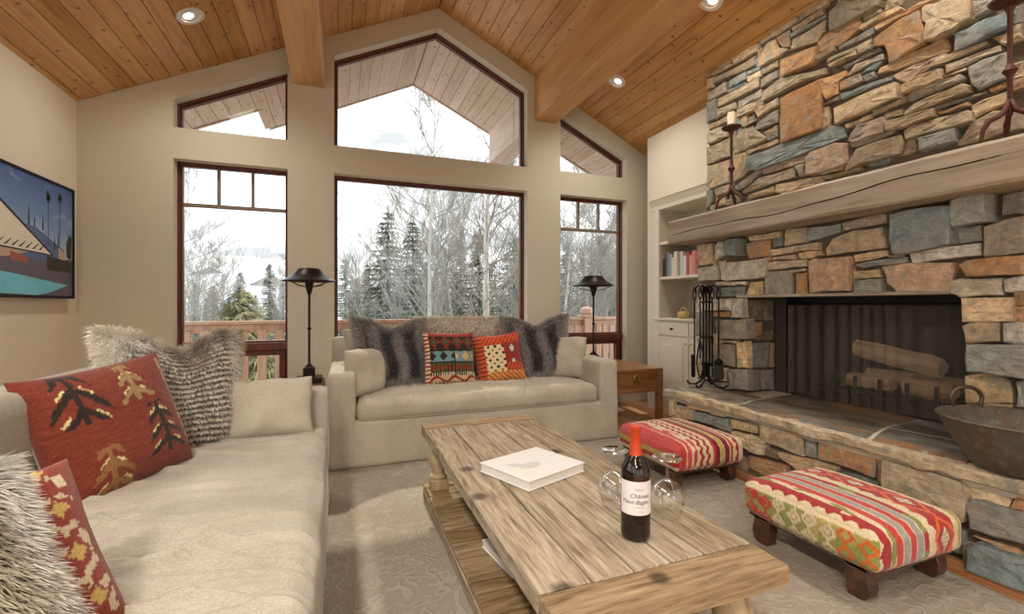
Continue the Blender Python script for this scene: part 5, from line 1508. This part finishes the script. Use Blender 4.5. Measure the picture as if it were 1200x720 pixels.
for a in (1.15, 1.15+PI):
    c, s = math.cos(a), math.sin(a); m = MB(); pts = []
    for i in range(17):
        q = -.45+(PI+.9)*i/16; pts.append((c*.284-s*.072*math.cos(q), s*.284+c*.072*math.cos(q), .238+.055*math.sin(q)+.012))
    m.tube([(pts[0][0]*.99, pts[0][1]*.99, .19)]+pts+[(pts[-1][0]*.99, pts[-1][1]*.99, .19)], .009, 10); m.build('handle', hcopper, pot, True)

# ------------------------------------------------------------------ candlesticks on the mantel
def candlestick(x, y, z, label, clabel):
    t = thing('candlestick', label, 'candlestick', (x, y, z), 0, 'iron candlesticks on the mantel')
    m = MB(); m.lathe([(.010, .13), (.010, .30), (.012, .31), (.022, .325), (.028, .335), (.022, .345), (.012, .36), (.010, .37), (.010, .60), (.016, .615), (.02, .63), (.014, .64)], 16); m.build('stem', M['rust_metal'], t, True, 50)
    m = MB(); m.lathe([(.012, .635), (.04, .64), (.066, .652), (.074, .664), (.067, .664), (.035, .655), (.036, .68), (.0315, .68), (.024, .655), (0, .655)], 32, close=True); m.build('drip_pan', M['rust_metal'], t, True)
    for i in range(3):
        a = 2*PI*i/3+2.6; c, s = math.cos(a), math.sin(a)
        m = MB(); m.tube([(c*r, s*r, zz) for r, zz in ((.005, .20), (.02, .15), (.05, .125), (.085, .11), (.105, .07), (.115, .02), (.118, .004))], [.010, .012, .011, .014, .010, .009, .008], 8); m.build('foot', M['rust_metal'], t, True)
    cd = thing('candle', clabel, 'candle', (x, y, z+.656), 0, 'ivory pillar candles')
    m = MB(); m.lathe([(0, 0), (.030, 0), (.030, .120), (.026, .124), (.008, .118), (0, .118)], 20); m.build('wax', M['wax'], cd, True, 40)
    m = MB(); m.tube([(0, 0, .116), (.001, 0, .128), (.003, 0, .134)], .0015, 5); m.build('wick', M['iron'], cd)
candlestick(2.91, 2.80, 1.941, 'rusted iron candlestick at the left end of the mantel', 'ivory candle in the left candlestick on the mantel')
candlestick(2.89, 1.175, 1.941, 'rusted iron candlestick at the right end of the mantel', 'ivory candle in the right candlestick on the mantel')

# ------------------------------------------------------------------ framed picture on the left wall
pic = thing('framed_picture', 'black framed picture of palms, a pool and an awning on the left wall', 'picture', (WX0, 3.86, 1.676))
PW, PH = 1.56, .862
m = MB(); m.box(.0, .045, -PW/2, PW/2, -PH/2, PH/2); m.build('backing', M['iron'], pic)
m = MB()
for a, b, c, d in ((-PW/2, PW/2, PH/2-.016, PH/2), (-PW/2, PW/2, -PH/2, -PH/2+.02), (-PW/2, -PW/2+.016, -PH/2, PH/2), (PW/2-.016, PW/2, -PH/2, PH/2)): m.box(.04, .056, a, b, c, d, .002)
m.build('frame', M['iron'], pic)
k = NT('printed sky'); v = k.obj(); sx = k.n('ShaderNodeSeparateXYZ', {'Vector': v})
c = k.ramp(k.math('MULTIPLY_ADD', sx.outputs['Z'], 1.1, .55), [(.36, srgb(186, 204, 212)), (.62, srgb(122, 152, 192)), (1, srgb(58, 90, 148))])
cl = k.ramp(k.noise(k.obj((1, 1.2, 3)), 3.2, 6, .6, .6), [(.55, (0, 0, 0)), (.75, (.55, .55, .55))]); c = k.mix(cl, c, srgb(206, 216, 226))
k.pbsdf(c, .35, 0, None, .3); sky_m = k.m
inks = dict(sky=sky_m, patio=m_plain('print patio', srgb(92, 88, 104), .4), pool=m_plain('print pool', srgb(110, 196, 216), .35, 0, 0, 40, .25), wall=m_plain('print blue wall', srgb(84, 104, 150), .4), dark=m_plain('print dark', srgb(40, 38, 36), .4),
            green=m_plain('print green', srgb(40, 54, 36), .4), canvas=m_plain('print canvas', srgb(224, 216, 196), .4), pale=m_plain('print pale', srgb(186, 160, 140), .4), brick=m_plain('print brick', srgb(158, 84, 62), .4))
names = list(inks); V = []; Fc = []; MI = []
def poly(mn, pts, lay):
    """points as fractions of the print: a from right edge leftwards (0..1 = .52 m), b from the bottom"""
    b0 = len(V)
    for a, b in pts: V.append((.0455+.0004*lay, PW/2-.016-a*.80, -PH/2+.02+b*(PH-.036)))
    Fc.append(tuple(range(b0, b0+len(pts)))); MI.append(names.index(mn))
poly('sky', [(1.91, 0), (0, 0), (0, 1), (1.91, 1)], 0)
poly('patio', [(1.91, 0), (0, 0), (0, .34), (1.91, .34)], 1)
poly('pool', [(1.5, .02), (.56, .0), (.36, .03), (.08, .10), (.9, .17), (1.5, .20)], 2)
poly('wall', [(.82, .30), (.14, .30), (.14, .42), (.60, .58), (.82, .58)], 2)
poly('pale', [(.24, .30), (.13, .30), (.13, .40), (.24, .44)], 3)
poly('brick', [(.92, .27), (.70, .26), (.70, .31), (.92, .34)], 4); poly('pale', [(1.2, .29), (.98, .29), (.66, .36), (1.2, .38)], 3)
poly('dark', [(.42, .22), (.02, .22), (.02, .32), (.42, .35)], 4)
poly('canvas', [(1.5, .70), (1.05, .72), (.34, .36), (1.5, .37)], 5)
for i in range(9):
    a = .42+.09*i; poly('dark', [(a+.10, .385), (a+.13, .385), (a+.04, .44), (a+.03, .44)], 6)
poly('dark', [(1.5, .365), (.34, .352), (.34, .362), (1.5, .38)], 6); poly('dark', [(1.06, .715), (1.04, .735), (.33, .365), (.34, .352)], 6)
poly('green', [(.10, .36), (.02, .34), (.01, .55), (.06, .58), (.11, .48)], 3)
for a, b0, b1, wd in ((.24, .44, .60, .02), (.30, .42, .55, .018), (.48, .56, .70, .024), (.60, .58, .66, .02), (.68, .58, .76, .026), (.96, .6, .72, .02)):
    poly('green', [(a-wd/2, b0), (a+wd/2, b0), (a+wd*.4, (b0+b1)/2), (a, b1), (a-wd*.4, (b0+b1)/2)], 2)
for a, b1 in ((.40, .86), (.215, .89)):
    poly('dark', [(a-.004, .44), (a+.004, .44), (a+.003, b1), (a-.003, b1)], 3)
    for i in range(11):
        q = 2*PI*i/11+.2; ln = .055*(.8+.3*((i*7) % 3)/2); ca, cb = math.cos(q), math.sin(q)
        poly('green', [(a-cb*.012, b1+ca*.012), (a+ca*ln, b1+cb*ln*1.3), (a+cb*.012, b1-ca*.012)], 4)
me = bpy.data.meshes.new('print'); me.from_pydata(V, [], Fc); me.update()
for f, i in zip(me.polygons, MI): f.material_index = i
link('print', me, list(inks.values()), pic)
# ------------------------------------------------------------------ outdoors: snowy ground, hill, trees, two houses
def hill(x, y):
    z = -3.2+.25*mnoise.noise(Vector((x*.15, y*.15, 0)))
    z += max(0, (y-16))*.055
    far = max(0, (y-60))/110
    bump_ = .55+.45*mnoise.noise(Vector((x*.018+3, 1.7, 0)))+.16*mnoise.noise(Vector((x*.06, y*.02, 4)))
    z += 25*min(1.2, far)*bump_*sm((-x+25)/70+.35)
    return z
V = []; Fc = []; nx, ny = 90, 70
for j in range(ny+1):
    y = 6.9+ (220)*(j/ny)**1.8
    for i in range(nx+1):
        x = (-1+2*i/nx)*(14+y*1.1)+y*.1; V.append((x, y, hill(x, y)))
for j in range(ny):
    for i in range(nx): a = j*(nx+1)+i; Fc.append((a, a+1, a+nx+2, a+nx+1))
struct(raw_mesh('ground', V, Fc, M['snow'], None, True))
V = [(-60, -40, -3.2), (60, -40, -3.2), (60, 7.2, -3.2), (-60, 7.2, -3.2)]
struct(raw_mesh('ground', V, [(0, 1, 2, 3)], M['snow']))

bark_w = m_plain('pale aspen bark', srgb(196, 192, 182), .9, 0, .3, 14, .30)
twig_m = m_plain('grey twigs', srgb(146, 142, 133), .9)
spr_m = m_plain('spruce needles', srgb(112, 122, 106), .9, 0, 0, 4, .30)  # needles and twigs paled: outdoor haze is put into their colour
spr_y = m_plain('yellow green needles', srgb(150, 146, 106), .9, 0, 0, 4, .30)
trunk_m = m_plain('spruce bark', srgb(92, 78, 64), .9)
def branch_tris(segs, sides=4):
    """segs: list of (p0, p1, r0, r1) -> verts, quads"""
    V = []; Q = []
    for a, b, r0, r1 in segs:
        d = (b-a).normalized(); u_ = d.orthogonal().normalized(); w_ = d.cross(u_); k0 = len(V)
        for p, r in ((a, r0), (b, r1)):
            for i in range(sides):
                q = 2*PI*i/sides; V.append(p+(u_*math.cos(q)+w_*math.sin(q))*r)
        for i in range(sides): Q.append((k0+i, k0+(i+1) % sides, k0+sides+(i+1) % sides, k0+sides+i))
    return V, Q
def make_aspen(seed, h, lean=0, r0=.085, spread=1.0, density=1.0, name='aspen_tree'):
    rr = random.Random(seed); trunk = []; tw = []
    p = Vector((0, 0, 0)); d = Vector((lean, 0, 1)).normalized(); n = 16; pts = [p]
    for i in range(n):
        d = (d+Vector((rr.uniform(-.06, .06), rr.uniform(-.06, .06), .05))).normalized(); pts.append(pts[-1]+d*h/n)
    for i in range(n):
        a, b = r0*(1-.93*i/n), r0*(1-.93*(i+1)/n); trunk.append((pts[i], pts[i+1], a, b))
    def grow(p, d, ln, r, lvl):
        k = 4 if lvl < 2 else 2; q = p
        for i in range(k):
            d = (d+Vector((rr.uniform(-.22, .22), rr.uniform(-.22, .22), rr.uniform(-.06, .20)))).normalized(); e = q+d*ln/k
            tw.append((q, e, r*(1-.6*i/k), r*(1-.6*(i+1)/k)))
            if lvl < 3:
                for _ in range(rr.choice((1, 2, 2)) if lvl < 2 else 1):
                    s = (d+Vector((rr.uniform(-.9, .9), rr.uniform(-.9, .9), rr.uniform(-.1, .7)))).normalized()
                    grow(e, s, ln*rr.uniform(.38, .6), r*.5, lvl+1)
            q = e
    nb = int(22*density)
    for b in range(nb):
        t = .30+.68*b/nb; i = min(n-1, int(t*n)); q = pts[i].lerp(pts[i+1], t*n-i); a = rr.uniform(0, 2*PI)
        s = Vector((math.cos(a)*spread, math.sin(a)*spread, rr.uniform(.25, 1.0))).normalized()
        grow(q, s, h*.26*(1.15-t)*rr.uniform(.7, 1.2)+.25, r0*.30*(1.12-t)+.004, 0)
    root = bpy.data.objects.new(name, None); COL.objects.link(root)
    Vt, Qt = branch_tris(trunk, 8); raw_mesh('trunk', Vt, Qt, bark_w, root, True)
    tw = [(a, b, max(r, .0035), max(s, .0025)) for a, b, r, s in tw]
    Vb, Qb = branch_tris(tw, 3); o = raw_mesh('branches', Vb, Qb, twig_m, root); return root
def make_spruce(seed, h, w, mat, name='spruce_tree', fullness=1.0):
    rr = random.Random(seed); V = []; T = []
    lv = int(52*fullness)
    for l in range(lv):
        t = .06+.94*l/lv; z = h*t; R = w*(1-t)**.8*rr.uniform(.8, 1.1)+.05
        nb = max(5, int(13*(1-t)+5))
        for b in range(nb):
            a = rr.uniform(0, 2*PI); ln = R*rr.uniform(.75, 1.1); c, s = math.cos(a), math.sin(a)
            k = 7
            for i in range(k):
                f = (i+.6)/k; x, y = c*ln*f, s*ln*f; zz = z-.22*ln*f+.16*ln*f*f
                for sd in (-1, 1):
                    tl = (.14+.26*ln*(1-f*.6))*rr.uniform(.7, 1.2); da = a+sd*rr.uniform(.45, .9)
                    p0 = (x-s*.02, y+c*.02, zz); p1 = (x+s*.03, y-c*.03, zz-.02)
                    p2 = (x+math.cos(da)*tl, y+math.sin(da)*tl, zz-rr.uniform(.03, .20)); k0 = len(V)
                    V += [p0, p1, p2]; T.append((k0, k0+1, k0+2))
    for i in range(60):
        a = rr.uniform(0, 6.28); z = h*rr.uniform(.96, 1.01); k0 = len(V); V += [(.01, 0, z), (-.01, 0, z), (math.cos(a)*.12, math.sin(a)*.12, z-.05)]; T.append((k0, k0+1, k0+2))
    root = bpy.data.objects.new(name, None); COL.objects.link(root)
    o = fast_tris('foliage', V, T, mat, root, None, False)
    m = MB(); m.tube([(0, 0, -.3), (0, 0, h*.5), (0, 0, h)], [h*.016, h*.010, .006], 8); m.build('trunk', trunk_m, root, True)
    return root
PA = [make_aspen(3, 8.6, -.05, .115, 1.1, 1.25), make_aspen(12, 8.0, .03, .07), make_aspen(21, 8.0, -.03, .075, .8), make_aspen(35, 7.5, .02, .06, .7, 1.2)]
PS = [make_spruce(1, 7, 1.7, spr_m), make_spruce(2, 7, 1.35, spr_m), make_spruce(5, 7, 2.1, spr_m)]
bushp = make_spruce(8, 3.4, 2.3, spr_y, 'pine_tree', 1.3)
HP = {id(PA[0]): 8.6, id(PA[1]): 8.0, id(PA[2]): 8.0, id(PA[3]): 7.5, id(PS[0]): 7, id(PS[1]): 7, id(PS[2]): 7, id(bushp): 3.4}
used = set()
def view_ray(u):
    a = (u-600)/539; s, c = math.sin(YAW), math.cos(YAW); return s+a*c, c-a*s
trees = []
def tree(proto, u, v, t, yaw=None):
    dx, dy = view_ray(u); x, y = dx*t, dy*t; g = hill(x, y); ztop = EYE+(357-v)/539*t; h = ztop-g
    o = proto if id(proto) not in used else dup(proto)
    used.add(id(proto)); s = h/HP[id(proto)]; o.location = (x, y, g); wd = min(s, 1.0+.5*(s-1)) if s > 1 else s
    o.scale = (wd, wd, s); o.rotation_euler = (0, 0, yaw if yaw is not None else random.uniform(0, 6.28)); trees.append((o, u, v, t, proto))
A0, A1, A2, A3 = PA; S0, S1, S2 = PS
for a in ((A0, 588, 92, 9.0, 0), (A1, 503, 104, 10.5), (A2, 478, 200, 15), (A3, 500, 205, 17), (A1, 530, 182, 15), (A2, 612, 175, 13), (A3, 440, 268, 19), (A2, 424, 288, 21), (A1, 600, 205, 19), (A3, 512, 215, 20),
          (A1, 206, 186, 12), (A2, 224, 272, 17), (A3, 236, 278, 19), (A1, 216, 290, 22), (A3, 246, 300, 21),
          (A2, 664, 215, 11.5), (A1, 690, 190, 12), (A3, 676, 205, 16), (A2, 708, 205, 14), (A3, 722, 215, 15), (A1, 735, 200, 13), (A2, 335, 300, 20)): tree(*a)
for a in ((S0, 455, 244, 13), (S1, 484, 256, 14), (S0, 405, 302, 21), (S2, 432, 312, 19), (S1, 520, 288, 23), (S0, 562, 270, 14), (S2, 602, 275, 15), (S1, 540, 262, 27), (S2, 500, 305, 28), (S0, 470, 318, 30), (S1, 418, 325, 29), (S2, 448, 322, 32), (S0, 577, 305, 18), (S2, 535, 318, 19), (S1, 612, 295, 20),
          (S0, 282, 318, 28), (S1, 316, 308, 24), (S2, 250, 334, 30), (S0, 332, 330, 26), (S2, 300, 345, 32), (S1, 228, 330, 27), (S2, 268, 346, 20), (S0, 318, 348, 21), (S2, 242, 348, 22), (S2, 275, 352, 26), (S1, 262, 350, 24), (S2, 410, 345, 20), (S0, 460, 340, 22), (S2, 490, 345, 20), (S0, 515, 340, 24), (S2, 555, 342, 21), (S1, 590, 338, 20), (S2, 425, 350, 24), (S2, 475, 350, 26), (S2, 605, 345, 25),
          (S1, 664, 285, 20), (S0, 704, 272, 15), (S2, 722, 290, 21), (S1, 684, 300, 18), (S2, 648, 295, 24), (S0, 736, 280, 26)): tree(*a)
tree(bushp, 284, 336, 15)
ORD = ['first', 'second', 'third', 'fourth', 'fifth', 'sixth', 'seventh', 'eighth', 'ninth', 'tenth', 'eleventh', 'twelfth', 'thirteenth', 'fourteenth', 'fifteenth', 'sixteenth', 'seventeenth', 'eighteenth', 'nineteenth', 'twentieth', 'twenty first', 'twenty second', 'twenty third', 'twenty fourth', 'twenty fifth', 'twenty sixth', 'twenty seventh', 'twenty eighth']
for kind, protos, adj in (('aspen', PA, 'bare leafless aspen'), ('spruce', PS, 'grey green spruce')):
    for wname, u0, u1 in (('left tall', 0, 360), ('centre', 360, 640), ('right tall', 640, 900)):
        L_ = sorted([q for q in trees if q[4] in protos and u0 <= q[1] < u1], key=lambda q: q[1])
        for i, q in enumerate(L_): tag(q[0], f'{adj} outside the {wname} window, {ORD[i]} {kind} from the left there', 'tree', f'{kind} trees outside')
tag(bushp, 'low bushy yellow green pine outside the left tall window', 'tree')

def house(u, v, t, w_, label, rz):
    dx, dy = view_ray(u); x, y = dx*t, dy*t; z = EYE+(357-v)/539*t; h = w_*.55
    r = thing('house', label, 'house', (x, y, z-h*1.5), rz, 'houses on the hill')
    wl = m_plain('grey timber siding', srgb(176, 170, 162), .9); m = MB(); m.prism([(-w_/2, -6), (w_/2, -6), (w_/2, h), (0, h*1.45), (-w_/2, h)], 'y', -w_*.4, w_*.4); m.build('walls', wl, r)
    m = MB()
    for s in (-1, 1): m.prism([(0, h*1.45), (s*w_*.6, h*.91), (s*w_*.6, h*1.0), (0, h*1.56)], 'y', -w_*.48, w_*.48)
    m.build('roof', m_plain('snowy roof', srgb(232, 234, 238), .9), r)
    dk = m_plain('dark window', srgb(60, 62, 66), .3)
    for i in (-1, 0, 1):
        m = MB(); m.box(i*w_*.28-w_*.07, i*w_*.28+w_*.07, -w_*.41, -w_*.39, h*.45, h*.78); m.build('window', dk, r)
    m = MB(); m.box(w_*.12, w_*.22, -.3, .8, h, h*1.75); m.build('chimney', wl, r)
house(244, 313, 110, 8, 'snow roofed house on the hillside at the left of the left window', .3)
house(326, 322, 90, 7, 'snow roofed house on the hillside at the right of the left window', -.3)
